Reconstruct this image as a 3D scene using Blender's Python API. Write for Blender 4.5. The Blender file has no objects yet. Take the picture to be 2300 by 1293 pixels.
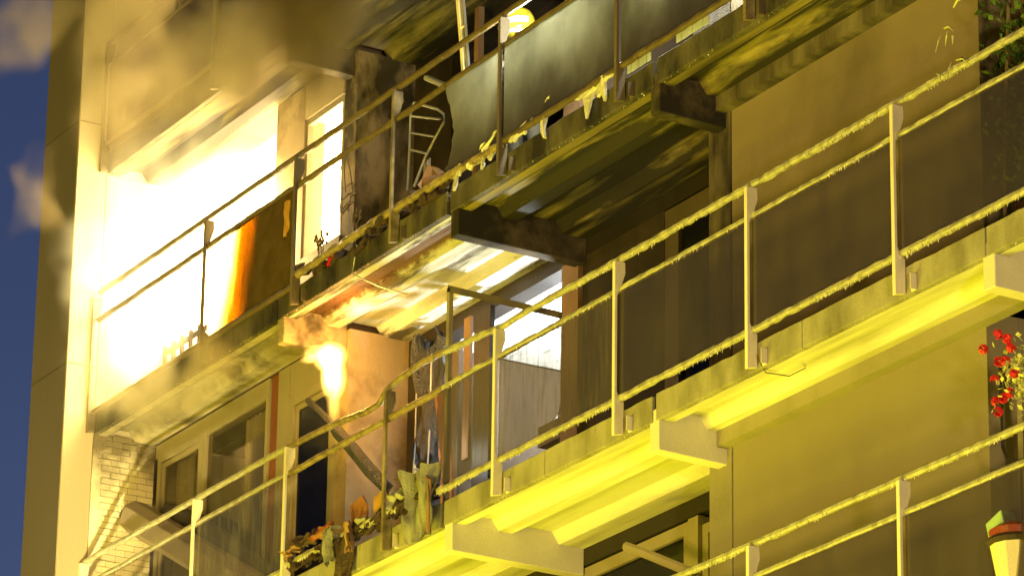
import bpy, math, random
from mathutils import Vector, Matrix, noise
random.seed(7)
S = bpy.context.scene
COL = S.collection

# ------------------------------------------------------------------ camera
cam = bpy.data.objects.new('camera', bpy.data.cameras.new('camera'))
COL.objects.link(cam)
RW = Matrix(((0.49981952836935845, 0.8660111660907931, 0.014321287187143166),
             (0.28837773422649143, -0.18198350726689752, 0.9400639794637565),
             (0.816712141126252, -0.4657323945023618, -0.34069724866524715)))
cam.matrix_world = Matrix.Translation((24.982245824708627, -16.356128615524682, -11.67933581222613)) @ RW.transposed().to_4x4()
cam.data.sensor_width = 36.0
cam.data.lens = 9277.93 / 2300 * 36
cam.data.clip_start = 0.5
cam.data.clip_end = 5000
S.camera = cam

# ------------------------------------------------------------------ world: dusk
W = bpy.data.worlds.new('World'); S.world = W; W.use_nodes = True
wn = W.node_tree.nodes; wl = W.node_tree.links; wn.clear()
sky = wn.new('ShaderNodeTexSky'); sky.sky_type = 'NISHITA'; sky.sun_disc = False
sky.sun_elevation = math.radians(-3.5); sky.sun_rotation = math.radians(300)
sky.air_density = 1.0; sky.dust_density = 0.6; sky.ozone_density = 2.3
bg = wn.new('ShaderNodeBackground'); bg.inputs['Strength'].default_value = 1.05
wo = wn.new('ShaderNodeOutputWorld')
wl.new(sky.outputs[0], bg.inputs[0]); wl.new(bg.outputs[0], wo.inputs[0])

# ------------------------------------------------------------------ lights
def aim(o, target):
    o.rotation_euler = (Vector(target) - o.location).to_track_quat('-Z', 'Y').to_euler()
def area(name, loc, target, size, watts, color, spread=180):
    l = bpy.data.lights.new(name, 'AREA'); l.shape = 'DISK'; l.size = size
    l.energy = watts; l.color = color; l.spread = math.radians(spread)
    o = bpy.data.objects.new(name, l); COL.objects.link(o); o.location = loc; aim(o, target); return o
def point(name, loc, radius, watts, color):
    l = bpy.data.lights.new(name, 'POINT'); l.shadow_soft_size = radius; l.energy = watts; l.color = color
    o = bpy.data.objects.new(name, l); COL.objects.link(o); o.location = loc; return o
# yellow street lighting and floodlights of the fire engines down in the street, plus an added fill
area('street_light_near', (-4.5, -6.8, -12.6), (-1.0, 0.4, -1.5), 4.0, 2750, (1.0, 0.90, 0.01))
area('street_light_right', (1.0, -6.8, -12.6), (3.0, 0.4, -1.5), 4.0, 850, (1.0, 0.90, 0.01))
area('front_fill', (2.0, -32.0, -10.0), (-2.0, 0.4, 0.0), 8.0, 10000, (1.0, 0.72, 0.10))  # added front fill, no lamp there: lifts the walls beneath the slabs
area('street_light_far', (-9.0, -5.2, -12.6), (-8.0, 0.4, 0.5), 1.6, 900, (1.0, 0.78, 0.10))
area('engine_floodlight', (26.0, -11.0, -9.0), (-2.0, 0.4, 0.0), 1.5, 4600, (1.0, 0.74, 0.32))
area('scene_floodlight', (-2.0, -5.9, -12.6), (-12.4, 0.3, 0.6), 0.5, 120, (1.0, 0.80, 0.36), 22)
# light given off by the flames
FIRE = (1.0, 0.80, 0.36)
point('flame_light', (-11.3, 0.62, 2.9), 0.3, 520, FIRE)
point('flame_light', (-9.9, 0.45, 2.7), 0.3, 200, FIRE)
point('flame_light', (-9.3, 1.2, 3.2), 0.25, 200, FIRE)
point('falling_flame_light', (-7.68, 0.25, 0.80), 0.12, 42, (1.0, 0.48, 0.10))
point('falling_flame_light', (-7.55, 0.42, 1.22), 0.08, 30, (1.0, 0.48, 0.10))
# work lights of the crew inside the burnt flats, then added backlights for the upper glass
area('work_light', (-6.4, 2.6, -0.6), (-6.2, 2.9, 1.5), 0.4, 420, (0.95, 1.0, 1.0), 140)
point('work_light', (-6.9, 1.05, -0.1), 0.10, 14, (0.95, 1.0, 0.95))
point('glass_backlight', (-4.05, .30, 2.70), 0.08, 85, (1.0, 1.0, 0.80))  # unseen points close behind the milky glass, standing in for the lit room
point('glass_backlight', (-3.0, .34, 2.80), 0.08, 170, (1.0, 1.0, 0.80))
point('glass_backlight', (-1.2, .34, 2.5), 0.08, 60, (1.0, 1.0, 0.82))

S.view_settings.view_transform = 'Standard'
S.view_settings.look = 'None'
S.view_settings.exposure = 0.0
S.view_settings.gamma = 1.0
S.view_settings.use_curve_mapping = False
S.render.engine = 'CYCLES'
S.cycles.use_denoising = True
try: S.cycles.denoiser = 'OPENIMAGEDENOISE'
except Exception: pass
S.cycles.max_bounces = 7
S.cycles.diffuse_bounces = 3
S.cycles.glossy_bounces = 3
S.cycles.transparent_max_bounces = 16
S.cycles.volume_bounces = 1
S.cycles.volume_max_steps = 128
S.cycles.sample_clamp_indirect = 6
S.cycles.caustics_reflective = False
S.cycles.caustics_refractive = False

# ------------------------------------------------------------------ materials
class NT:
    def __init__(s, name):
        s.m = bpy.data.materials.new(name); s.m.use_nodes = True
        s.t = s.m.node_tree; s.t.nodes.clear()
        s.out = s.t.nodes.new('ShaderNodeOutputMaterial')
        s.pos = s.t.nodes.new('ShaderNodeNewGeometry').outputs['Position']
    def n(s, typ, ins=None, **kw):
        nd = s.t.nodes.new(typ)
        for k, v in kw.items(): setattr(nd, k, v)
        for k, v in (ins or {}).items():
            if hasattr(v, 'is_output') or isinstance(v, bpy.types.NodeSocket): s.t.links.new(v, nd.inputs[k])
            else: nd.inputs[k].default_value = v
        return nd
    def math(s, op, a, b=0.0, clamp=False):
        nd = s.n('ShaderNodeMath', {0: a, 1: b}, operation=op); nd.use_clamp = clamp; return nd.outputs[0]
    def vscale(s, v, sc):
        return s.n('ShaderNodeMapping', {'Vector': v, 'Scale': sc}).outputs[0]
    def noise(s, scale, detail=4, sc=(1, 1, 1), rough=0.55, off=(0, 0, 0)):
        mp = s.n('ShaderNodeMapping', {'Vector': s.pos, 'Scale': sc, 'Location': off})
        return s.n('ShaderNodeTexNoise', {'Vector': mp.outputs[0], 'Scale': scale, 'Detail': detail, 'Roughness': rough}).outputs[0]
    def ramp(s, f, a, b):
        return s.n('ShaderNodeMapRange', {0: f, 1: a, 2: b, 3: 0.0, 4: 1.0}).outputs[0]
    def mix(s, f, a, b):
        nd = s.n('ShaderNodeMix', data_type='RGBA')
        for i, v in ((0, f), (6, a), (7, b)):
            if isinstance(v, bpy.types.NodeSocket): s.t.links.new(v, nd.inputs[i])
            else: nd.inputs[i].default_value = v if i == 0 else (*v, 1.0)
        return nd.outputs[2]
    def bsdf(s, col, rough=0.8, bump=None, dist=0.004, metal=0.0, spec=0.3):
        b = s.n('ShaderNodeBsdfPrincipled', {'Metallic': metal, 'Specular IOR Level': spec})
        for k, v in (('Base Color', col), ('Roughness', rough)):
            if isinstance(v, bpy.types.NodeSocket): s.t.links.new(v, b.inputs[k])
            else: b.inputs[k].default_value = (*v, 1.0) if k == 'Base Color' else v
        if bump is not None:
            bp = s.n('ShaderNodeBump', {'Height': bump, 'Strength': 0.9, 'Distance': dist})
            s.t.links.new(bp.outputs[0], b.inputs['Normal'])
        return b.outputs[0]
    def surf(s, sh): s.t.links.new(sh, s.out.inputs[0]); return s.m
    def vol(s, sh): s.t.links.new(sh, s.out.inputs[1]); return s.m

def weathered(name, base, dark, amount=0.5, rough=0.8, scale=3.0, sc=(1, 1, 0.35), bump=0.004, metal=0.0, spec=0.3, soot=None, soot_amt=0.0, soot_scale=1.6, soot_sc=(1, 1, 1), soot_lo=.35, soot_hi=.6):
    t = NT(name)
    big = t.noise(scale, 6, sc)
    fine = t.noise(55, 3)
    c = t.mix(t.math('MULTIPLY', t.ramp(big, .42, .72), amount), base, dark)
    c = t.mix(t.math('MULTIPLY', t.ramp(fine, .35, .75), .22), c, tuple(x * .6 for x in base))
    if soot:
        k = t.ramp(t.noise(soot_scale, 6, soot_sc, .62), soot_lo, soot_hi)
        c = t.mix(t.math('MULTIPLY', k, soot_amt), c, soot)
    h = t.math('ADD', fine, t.math('MULTIPLY', big, 1.5))
    return t.surf(t.bsdf(c, rough, h, bump, metal, spec))

BLK = (.012, .010, .008)
M = {}
M['fascia'] = weathered('weathered_concrete_fascia', (.31, .285, .22), (.11, .10, .065), .95, scale=3.0, sc=(1.1, 1, .45))
M['fascia_sooty'] = weathered('smoke_stained_concrete', (.115, .10, .065), (.05, .04, .025), .8, soot=BLK, soot_amt=.92, soot_scale=2.2, soot_sc=(1, 1, .4), soot_lo=.38, soot_hi=.62, rough=.6)
M['beam'] = weathered('cream_concrete_beam', (.60, .56, .45), (.44, .40, .30), .5, scale=1.6, sc=(1, 1, 1), bump=.003)
M['beam_sooty'] = weathered('charred_concrete_beam', (.16, .12, .07), (.04, .03, .02), .9, soot=BLK, soot_amt=.95, soot_scale=1.3, soot_lo=.3, soot_hi=.52)
M['beam_burnt'] = weathered('scorched_concrete_beam', (.42, .34, .22), (.12, .09, .05), .7, soot=(.03, .02, .012), soot_amt=.8, soot_scale=2.6, soot_lo=.45, soot_hi=.62)
M['soffit'] = weathered('ribbed_white_soffit', (.62, .60, .47), (.26, .235, .13), .95, scale=2.6, sc=(.16, 1.6, 1), bump=.003)
M['soffit_sooty'] = weathered('smoke_blackened_soffit', (.15, .12, .05), (.03, .022, .01), .9, scale=2.4, sc=(.2, 2.5, 1), soot=BLK, soot_amt=.97, soot_scale=1.5, soot_sc=(.30, 2.4, 1), soot_lo=.34, soot_hi=.52)
M['soffit_burnt'] = weathered('spalled_sooty_soffit', (.36, .34, .27), (.13, .11, .07), .8, scale=2.0, sc=(.5, 2.2, 1), soot=(.05, .035, .02), soot_amt=.9, soot_scale=2.3, soot_sc=(.5, 2.2, 1), soot_lo=.50, soot_hi=.60, bump=.01)
M['soffit_scorched'] = weathered('scorched_soffit', (.34, .30, .19), (.10, .075, .04), .8, scale=1.8, sc=(.6, 1.4, 1), soot=(.03, .022, .012), soot_amt=.85, soot_scale=1.6, soot_lo=.46, soot_hi=.66)
M['wall'] = weathered('grey_painted_wall', (.235, .20, .13), (.18, .15, .095), .6, scale=.7, sc=(1, 1, .8), bump=.002)
M['wall_smoky'] = weathered('painted_wall_with_smoke_stain', (.215, .17, .11), (.15, .12, .075), .7, scale=.8, sc=(1, 1, .8), bump=.002, soot=BLK, soot_amt=.5, soot_scale=.7, soot_lo=.45, soot_hi=.75)
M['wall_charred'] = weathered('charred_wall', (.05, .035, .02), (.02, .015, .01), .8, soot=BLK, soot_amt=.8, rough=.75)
M['wall_cream'] = weathered('cream_plaster_wall', (.37, .29, .18), (.22, .16, .09), .8, scale=1.9, soot=(.05, .03, .02), soot_amt=.85, soot_scale=1.3, soot_lo=.52, soot_hi=.72)
M['wall_burnt'] = weathered('soot_streaked_plaster', (.34, .26, .16), (.16, .12, .07), .8, scale=1.4, soot=(.03, .022, .014), soot_amt=.95, soot_scale=1.7, soot_sc=(1, 1.4, .7), soot_lo=.42, soot_hi=.60)
M['pier'] = weathered('grey_concrete_pier', (.24, .21, .15), (.15, .13, .09), .5)
M['pier_sooty'] = weathered('sooty_concrete_pier', (.16, .13, .09), (.05, .04, .03), .7, soot=BLK, soot_amt=.9, soot_scale=1.5, soot_sc=(1.6, 1, .5), soot_lo=.38, soot_hi=.6)
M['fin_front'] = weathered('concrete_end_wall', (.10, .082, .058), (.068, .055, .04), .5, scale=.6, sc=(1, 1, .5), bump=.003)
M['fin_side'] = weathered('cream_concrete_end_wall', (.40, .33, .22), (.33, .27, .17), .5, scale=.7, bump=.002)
def brick_mat():
    t = NT('pale_painted_brick')
    fine = t.noise(60, 3); c = t.mix(t.noise(3, 4), (.82, .74, .56), (.62, .53, .36))
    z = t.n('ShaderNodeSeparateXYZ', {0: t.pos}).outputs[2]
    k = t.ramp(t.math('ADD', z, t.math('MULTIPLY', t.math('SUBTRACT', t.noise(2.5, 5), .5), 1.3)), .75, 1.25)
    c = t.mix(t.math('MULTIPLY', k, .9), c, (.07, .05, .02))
    return t.surf(t.bsdf(c, .8, fine, .003))
M['brick'] = brick_mat(); M['mortar'] = M['brick']
M['mortar'] = weathered('mortar', (.34, .29, .20), (.25, .2, .14), .5)
M['post'] = weathered('cream_painted_steel', (.74, .67, .54), (.50, .43, .31), .6, rough=.5, scale=5, bump=.002, spec=.5)
M['post_burnt'] = weathered('scorched_painted_steel', (.42, .34, .18), (.14, .10, .05), .9, rough=.55, scale=5, soot=(.03, .02, .01), soot_amt=.75, soot_scale=3)
M['post_sooty'] = weathered('smoke_stained_steel', (.13, .10, .06), (.06, .045, .03), .8, rough=.55, scale=4)
M['rail'] = weathered('railing_steel_with_dried_foam', (.34, .32, .24), (.14, .125, .08), .9, rough=.45, scale=10, sc=(1, 1, 1), bump=.004, spec=.5)
M['rail_burnt'] = weathered('charred_railing_steel', (.26, .20, .10), (.05, .035, .02), .9, rough=.4, scale=9, sc=(1, 1, 1), bump=.01, spec=.5)
M['rail_sooty'] = weathered('sooty_railing_steel', (.11, .08, .04), (.05, .035, .02), .8, rough=.45, scale=6, sc=(1, 1, 1), bump=.005)
M['frame'] = weathered('beige_window_frame', (.30, .26, .17), (.20, .17, .10), .5, rough=.55)
M['frame_red'] = weathered('rust_red_frame', (.22, .07, .025), (.10, .03, .012), .6, rough=.45)
M['frame_sooty'] = weathered('sooty_window_frame', (.10, .08, .055), (.04, .03, .02), .7, rough=.5)
M['black'] = weathered('charred_black', (.025, .02, .016), (.01, .008, .006), .6, rough=.5)
M['char_glossy'] = weathered('wet_charred_sheet', (.05, .05, .055), (.015, .015, .018), .7, rough=.16, scale=5, sc=(4, 4, .6), bump=.03, spec=.8)
M['orange_board'] = weathered('scorched_orange_board', (.24, .10, .035), (.08, .035, .015), .8, rough=.7, scale=4)
M['pink_board'] = weathered('scorched_pinkish_timber', (.26, .15, .08), (.13, .08, .045), .8, rough=.7, scale=3)
M['melt'] = weathered('melted_pale_plastic', (.62, .60, .50), (.30, .27, .19), .8, rough=.35, scale=9, sc=(1, 1, 1), bump=.012, spec=.6)
M['melt_dark'] = weathered('melted_grey_sheet', (.24, .235, .20), (.09, .085, .07), .9, rough=.4, scale=6, sc=(2, 2, .5), bump=.008)
M['amber'] = weathered('translucent_amber_plastic', (.44, .24, .03), (.18, .09, .015), .7, rough=.4, scale=6, bump=.008)
M['char'] = weathered('charred_debris', (.07, .045, .03), (.03, .02, .015), .8, rough=.55, scale=9, sc=(1, 1, 1), bump=.02)
M['cassette'] = weathered('taupe_awning_cassette', (.30, .25, .20), (.20, .16, .12), .5, rough=.5, scale=2)
M['cassette_dark'] = weathered('dark_awning_roll', (.06, .05, .05), (.035, .03, .03), .5, rough=.6)
M['metal_light'] = weathered('bright_metal', (.55, .55, .52), (.3, .3, .28), .5, rough=.35, metal=.6)
M['wire'] = weathered('burnt_wire', (.14, .10, .05), (.05, .04, .02), .5, rough=.5)
M['ceiling'] = weathered('white_room_ceiling', (.80, .82, .82), (.50, .52, .50), .6, scale=3.0, sc=(1, 1, 1), soot=(.12, .11, .10), soot_amt=.7, soot_scale=2.6, soot_sc=(.7, 2.4, 1), soot_lo=.54, soot_hi=.64)
M['room'] = weathered('sooty_room_wall', (.12, .085, .055), (.05, .04, .03), .6)
M['floor'] = weathered('balcony_floor', (.20, .18, .14), (.1, .09, .07), .6)
M['leaf'] = weathered('dark_green_leaf', (.07, .13, .02), (.03, .06, .01), .6, rough=.5, scale=12, sc=(1, 1, 1))
M['leaf_pale'] = weathered('pale_yellow_leaf', (.55, .55, .22), (.35, .38, .12), .5, rough=.5, scale=12, sc=(1, 1, 1))
M['petal'] = weathered('red_petal', (.55, .015, .02), (.22, .01, .015), .5, rough=.5, scale=20, sc=(1, 1, 1), bump=.001)
M['pot'] = weathered('cream_pot', (.62, .55, .36), (.5, .44, .28), .4, rough=.5)
M['pot_red'] = weathered('dull_red_plastic', (.22, .04, .02), (.12, .03, .015), .5, rough=.4)
M['pot_green'] = weathered('mint_green_box', (.30, .44, .24), (.28, .5, .22), .4, rough=.5)
M['soil'] = weathered('dark_soil', (.05, .035, .02), (.02, .015, .01), .5, rough=.9)
M['helmet'] = weathered('yellow_helmet_shell', (.75, .66, .04), (.6, .5, .03), .4, rough=.3, bump=.0005, spec=.6)
M['helmet_white'] = weathered('silvery_visor_edge', (.8, .8, .78), (.6, .6, .58), .4, rough=.25, bump=.0005)
M['coat'] = weathered('dark_fire_coat', (.05, .045, .03), (.03, .025, .02), .5, rough=.8)
M['skin'] = weathered('skin', (.48, .27, .18), (.40, .22, .15), .4, rough=.5, bump=.0005)
M['curtain'] = weathered('pale_curtain', (.45, .39, .28), (.36, .31, .22), .5, rough=.9, scale=3, sc=(3, 1, .2))
M['ladder'] = weathered('pale_pole_paint', (.80, .70, .36), (.62, .52, .25), .5, rough=.4)
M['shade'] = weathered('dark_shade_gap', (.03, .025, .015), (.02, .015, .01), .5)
M['street'] = weathered('street_asphalt', (.05, .05, .05), (.03, .03, .03), .5, scale=.4, sc=(1, 1, 1))

def burnt_soffit():
    t = NT('spalled_glow_banded_soffit')
    big = t.noise(1.5, 6, (.35, 2.6, 1)); fine = t.noise(50, 3)
    c = t.mix(t.ramp(big, .42, .62), (.44, .43, .38), (.22, .21, .14))
    k = t.ramp(t.noise(1.7, 6, (.45, 2.6, 1), .62), .54, .62)
    c = t.mix(t.math('MULTIPLY', k, .9), c, (.05, .035, .02))
    y = t.n('ShaderNodeSeparateXYZ', {0: t.pos}).outputs[1]
    yy = t.math('ADD', y, t.math('MULTIPLY', t.math('SUBTRACT', t.noise(9, 4), .5), .10))
    band = t.math('MULTIPLY', t.ramp(yy, .19, .22), t.ramp(yy, .50, .46))  # first groove painted red-brown: glow of the nearby flame put into the colour
    c = t.mix(t.math('MULTIPLY', band, .93), c, (.075, .03, .010))
    return t.surf(t.bsdf(c, .8, t.math('ADD', fine, t.math('MULTIPLY', k, 2)), .012))
M['soffit_burnt'] = burnt_soffit()
def sooty_soffit():
    t = NT('smoke_blackened_ribbed_soffit')
    st = t.noise(2.4, 6, (.2, 2.5, 1)); fine = t.noise(50, 3)
    c = t.mix(t.ramp(st, .40, .72), (.26, .21, .075), (.05, .04, .015))
    k = t.ramp(t.noise(1.5, 6, (.30, 2.6, 1), .62), .36, .50)
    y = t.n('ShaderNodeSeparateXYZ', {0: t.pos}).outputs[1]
    lip = t.ramp(t.math('ADD', y, t.math('MULTIPLY', t.math('SUBTRACT', t.noise(6, 4, (.4, 1, 1)), .5), .12)), .19, .24)  # soot thinned at the front lip: its lit edge put into the colour
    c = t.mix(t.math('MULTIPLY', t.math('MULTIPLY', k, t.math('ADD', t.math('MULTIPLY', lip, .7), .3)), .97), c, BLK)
    return t.surf(t.bsdf(c, .7, fine, .004))
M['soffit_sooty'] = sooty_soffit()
def glass(name, tint, dif, k, gl=.12, rough=.18, streak=False, soot=0.0, trans=0.0):
    """k = how opaque the dirty film is"""
    t = NT(name)
    tr = t.n('ShaderNodeBsdfTransparent', {'Color': (*tint, 1)}).outputs[0]
    big = t.noise(1.6, 5, (1, 1, .5))
    c = t.mix(t.ramp(big, .35, .7), dif, tuple(x * .55 for x in dif))
    if soot:
        c = t.mix(t.math('MULTIPLY', t.ramp(t.noise(.9, 5, (1, 1, .8)), .42, .66), soot), c, (.03, .022, .012))
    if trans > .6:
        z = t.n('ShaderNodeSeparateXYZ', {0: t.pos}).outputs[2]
        g = t.ramp(t.math('ADD', z, t.math('MULTIPLY', t.math('SUBTRACT', t.noise(1.4, 4), .5), .5)), 2.35, 1.75)  # darker downward: falloff of the room light behind, put into the colour
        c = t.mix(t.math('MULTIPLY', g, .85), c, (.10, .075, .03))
    d = t.n('ShaderNodeBsdfDiffuse', {'Color': c}).outputs[0]
    if trans:
        tl = t.n('ShaderNodeBsdfTranslucent', {'Color': c}).outputs[0]
        d = t.n('ShaderNodeMixShader', {0: trans, 1: d, 2: tl}).outputs[0]
    f = k
    if streak:
        st = t.noise(9, 5, (3.0, 1, .22), .65)
        f = t.math('ADD', t.math('MULTIPLY', t.ramp(st, .48, .68), .3), k, True)
    a = t.n('ShaderNodeMixShader', {0: f, 1: tr, 2: d}).outputs[0]
    g = t.n('ShaderNodeBsdfGlossy', {'Color': (.9, .9, .9, 1), 'Roughness': rough}).outputs[0]
    fr = t.n('ShaderNodeFresnel', {'IOR': 1.45}).outputs[0]
    fk = t.math('MULTIPLY', fr, gl, True)
    return t.surf(t.n('ShaderNodeMixShader', {0: fk, 1: a, 2: g}).outputs[0])
M['glass'] = glass('smoked_railing_glass', (.82, .78, .72), (.11, .09, .06), .30)
M['glass_streaky'] = glass('rain_streaked_railing_glass', (.86, .84, .78), (.16, .13, .09), .26, streak=True)
M['glass_clear'] = glass('clean_railing_glass', (.90, .88, .82), (.14, .12, .08), .08)
M['glass_sooty'] = glass('soot_covered_railing_glass', (.45, .38, .25), (.16, .12, .07), .72, soot=.8, trans=.4)
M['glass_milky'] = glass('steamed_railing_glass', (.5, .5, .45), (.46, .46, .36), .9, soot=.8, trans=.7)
M['glass_frosted'] = glass('heat_crazed_glass', (.85, .82, .76), (.24, .22, .18), .12, streak=True, rough=.1)
def half_sooty():
    t = NT('glass_sooted_on_its_right_half')
    sx = t.n('ShaderNodeSeparateXYZ', {0: t.pos})
    w = t.math('MULTIPLY', t.math('SUBTRACT', t.noise(2.2, 3, (1, 1, .4)), .5), .5)
    k = t.ramp(t.math('ADD', t.math('ADD', sx.outputs[0], w), t.math('MULTIPLY', sx.outputs[2], -.28)), -10.15, -9.15)
    tr = t.n('ShaderNodeBsdfTransparent', {'Color': (.95, .9, .75, 1)}).outputs[0]
    amb = t.n('ShaderNodeBsdfTransparent', {'Color': (.42, .22, .015, 1)}).outputs[0]
    d = t.n('ShaderNodeBsdfDiffuse', {'Color': t.mix(t.noise(4, 4), (.03, .02, .01), (.12, .08, .04))}).outputs[0]
    a = t.n('ShaderNodeMixShader', {0: t.ramp(k, 0, .45), 1: tr, 2: amb}).outputs[0]
    return t.surf(t.n('ShaderNodeMixShader', {0: t.ramp(k, .3, .85), 1: a, 2: d}).outputs[0])
M['glass_half_sooty'] = half_sooty()
M['strip_lit'] = glass('translucent_blind_slat', (.8, .8, .75), (.80, .85, .75), .8, trans=.5)
M['pane'] = glass('dark_window_pane', (.32, .32, .34), (.02, .02, .03), .35, gl=.5, rough=.06)
M['pane_clear'] = glass('clear_window_pane', (.86, .84, .78), (.10, .09, .07), .12, gl=.3, rough=.05)

def volume(name, blobs, density, color, emit, ecolor, nscale=2.0, lo=.3, hi=.7, warp=.25, stretch=(1, 1, 1), edge=0.0, absorb=None):
    """blobs: (centre, radii, weight). Density = soft ellipsoids x noise."""
    t = NT(name)
    nv = t.n('ShaderNodeTexNoise', {'Vector': t.vscale(t.pos, stretch), 'Scale': 1.3, 'Detail': 2.0})
    off = t.n('ShaderNodeVectorMath', {0: nv.outputs['Color'], 1: (.5, .5, .5)}, operation='SUBTRACT').outputs[0]
    off = t.n('ShaderNodeVectorMath', {0: off, 'Scale': warp * 2}, operation='SCALE').outputs[0]
    p = t.n('ShaderNodeVectorMath', {0: t.pos, 1: off}, operation='ADD').outputs[0]
    tot = None
    for c, r, w in blobs:
        q = t.n('ShaderNodeVectorMath', {0: p, 1: c}, operation='SUBTRACT').outputs[0]
        q = t.n('ShaderNodeVectorMath', {0: q, 1: r}, operation='DIVIDE').outputs[0]
        l = t.n('ShaderNodeVectorMath', {0: q}, operation='LENGTH').outputs['Value']
        m = t.n('ShaderNodeMapRange', {0: l, 1: 1.0, 2: edge, 3: 0.0, 4: w}, interpolation_type='SMOOTHSTEP').outputs[0]
        tot = m if tot is None else t.math('MAXIMUM', tot, m)
    if hi > lo:
        nn = t.n('ShaderNodeTexNoise', {'Vector': t.vscale(t.pos, stretch), 'Scale': nscale, 'Detail': 3.0, 'Distortion': .6}).outputs[0]
        tot = t.math('MULTIPLY', tot, t.ramp(nn, lo, hi))
    v = t.n('ShaderNodeVolumePrincipled', {'Color': (*color, 1), 'Anisotropy': 0.0, 'Density': t.math('MULTIPLY', tot, density)})
    if absorb: v.inputs['Absorption Color'].default_value = (*absorb, 1)
    if emit:
        t.t.links.new(t.math('MULTIPLY', tot, emit), v.inputs['Emission Strength'])
        v.inputs['Emission Color'].default_value = (*ecolor, 1)
    return t.vol(v.outputs[0])

# ------------------------------------------------------------------ mesh helpers
class MB:
    def __init__(s): s.v = []; s.f = []
    def add(s, vs, fs):
        k = len(s.v); s.v += [tuple(v) for v in vs]; s.f += [tuple(i + k for i in f) for f in fs]; return s
    def box(s, x0, x1, y0, y1, z0, z1):
        return s.add([(x, y, z) for z in (z0, z1) for y in (y0, y1) for x in (x0, x1)],
                     [(0, 2, 3, 1), (4, 5, 7, 6), (0, 1, 5, 4), (2, 6, 7, 3), (0, 4, 6, 2), (1, 3, 7, 5)])
    def obox(s, c, ax, ay, az):
        c, ax, ay, az = map(Vector, (c, ax, ay, az))
        return s.add([c + ax * i + ay * j + az * k for k in (-1, 1) for j in (-1, 1) for i in (-1, 1)],
                     [(0, 2, 3, 1), (4, 5, 7, 6), (0, 1, 5, 4), (2, 6, 7, 3), (0, 4, 6, 2), (1, 3, 7, 5)])
    def prism_x(s, prof, x0, x1):
        n = len(prof)
        s.add([(x0, y, z) for y, z in prof] + [(x1, y, z) for y, z in prof],
              [(i, (i + 1) % n, n + (i + 1) % n, n + i) for i in range(n)] + [tuple(range(n))[::-1], tuple(range(n, 2 * n))])
        return s
    def plate(s, out, y0, y1, lump=0.0):
        """outline in X,Z given a thickness in Y; optional crumple"""
        n = len(out)
        def yy(x, z, y): return y + lump * (noise.noise(Vector((x * 7, z * 7, 3.1))))
        s.add([(x, yy(x, z, y0), z) for x, z in out] + [(x, yy(x, z, y1), z) for x, z in out],
              [(i, (i + 1) % n, n + (i + 1) % n, n + i) for i in range(n)] + [tuple(range(n))[::-1], tuple(range(n, 2 * n))])
        return s
    def tube(s, pts, r, n=8, flat=(1, 1), jit=0.0, seed=0, taper=None):
        pts = [Vector(p) for p in pts]; rings = []
        for i, p in enumerate(pts):
            d = (pts[min(i + 1, len(pts) - 1)] - pts[max(i - 1, 0)]).normalized()
            u = d.cross(Vector((0, 0, 1)))
            if u.length < .1: u = d.cross(Vector((0, 1, 0)))
            u.normalize(); w = u.cross(d)
            rr = r * (taper[i] if taper else 1)
            ring = []
            for k in range(n):
                a = 2 * math.pi * (k + .5) / n
                j = 1 + jit * noise.noise(Vector((p.x * 9 + seed, p.z * 9 + k * 1.7, p.y * 9)))
                ring.append(p + u * math.cos(a) * rr * flat[0] * j + w * math.sin(a) * rr * flat[1] * j)
            rings.append(ring)
        vs = [v for r_ in rings for v in r_]; fs = []
        for i in range(len(rings) - 1):
            for k in range(n):
                a, b = i * n + k, i * n + (k + 1) % n
                fs.append((a, b, b + n, a + n))
        fs.append(tuple(range(n))[::-1]); fs.append(tuple(range(len(vs) - n, len(vs))))
        return s.add(vs, fs)
    def lathe(s, prof, c, n=20):
        vs = []; fs = []
        for r, z in prof:
            for k in range(n):
                a = 2 * math.pi * k / n; vs.append((c[0] + r * math.cos(a), c[1] + r * math.sin(a), c[2] + z))
        for i in range(len(prof) - 1):
            for k in range(n):
                a, b = i * n + k, i * n + (k + 1) % n
                fs.append((a, b, b + n, a + n))
        fs.append(tuple(range(n))[::-1]); fs.append(tuple(range(len(vs) - n, len(vs))))
        return s.add(vs, fs)
    def spikes(s, pts, rmin=.004, rmax=.010, lmin=.012, lmax=.05):
        for p in pts:
            r = random.uniform(rmin, rmax); L = random.uniform(lmin, lmax) * (.6 + .8 * random.random())
            a0 = random.random() * 6
            b = [(p[0] + r * math.cos(a0 + a) * 1.3, p[1] + r * math.sin(a0 + a), p[2] + .006) for a in (0, 2.1, 4.2)]
            s.add(b + [(p[0] + random.uniform(-.3, .3) * r, p[1], p[2] - L)], [(0, 1, 3), (1, 2, 3), (2, 0, 3), (0, 2, 1)])
        return s
    def build(s, name, mat, parent=None, smooth=False, org=None):
        o0 = Vector(org) if org is not None else (Vector(parent['_o']) if parent is not None and '_o' in parent else Vector((0, 0, 0)))
        me = bpy.data.meshes.new(name)
        me.from_pydata([tuple(Vector(v) - o0) for v in s.v], [], s.f)
        me.materials.append(M[mat] if isinstance(mat, str) else mat)
        if smooth: me.polygons.foreach_set('use_smooth', [True] * len(me.polygons))
        me.update()
        o = bpy.data.objects.new(name, me); COL.objects.link(o)
        if parent is not None:
            o.parent = parent
            if org is not None: o.location = Vector(org) - Vector(parent['_o'])
            o['_o'] = tuple(o0)
        else:
            o.location = o0; o['_o'] = tuple(o0)
        return o
def thing(name, loc, label, cat, group=None):
    o = bpy.data.objects.new(name, None); COL.objects.link(o); o.location = loc; o['_o'] = tuple(loc)
    o['label'] = label; o['category'] = cat
    if group: o['group'] = group
    return o
def tag(o, label, cat, group=None):
    o['label'] = label; o['category'] = cat
    if group: o['group'] = group
    return o
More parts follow.
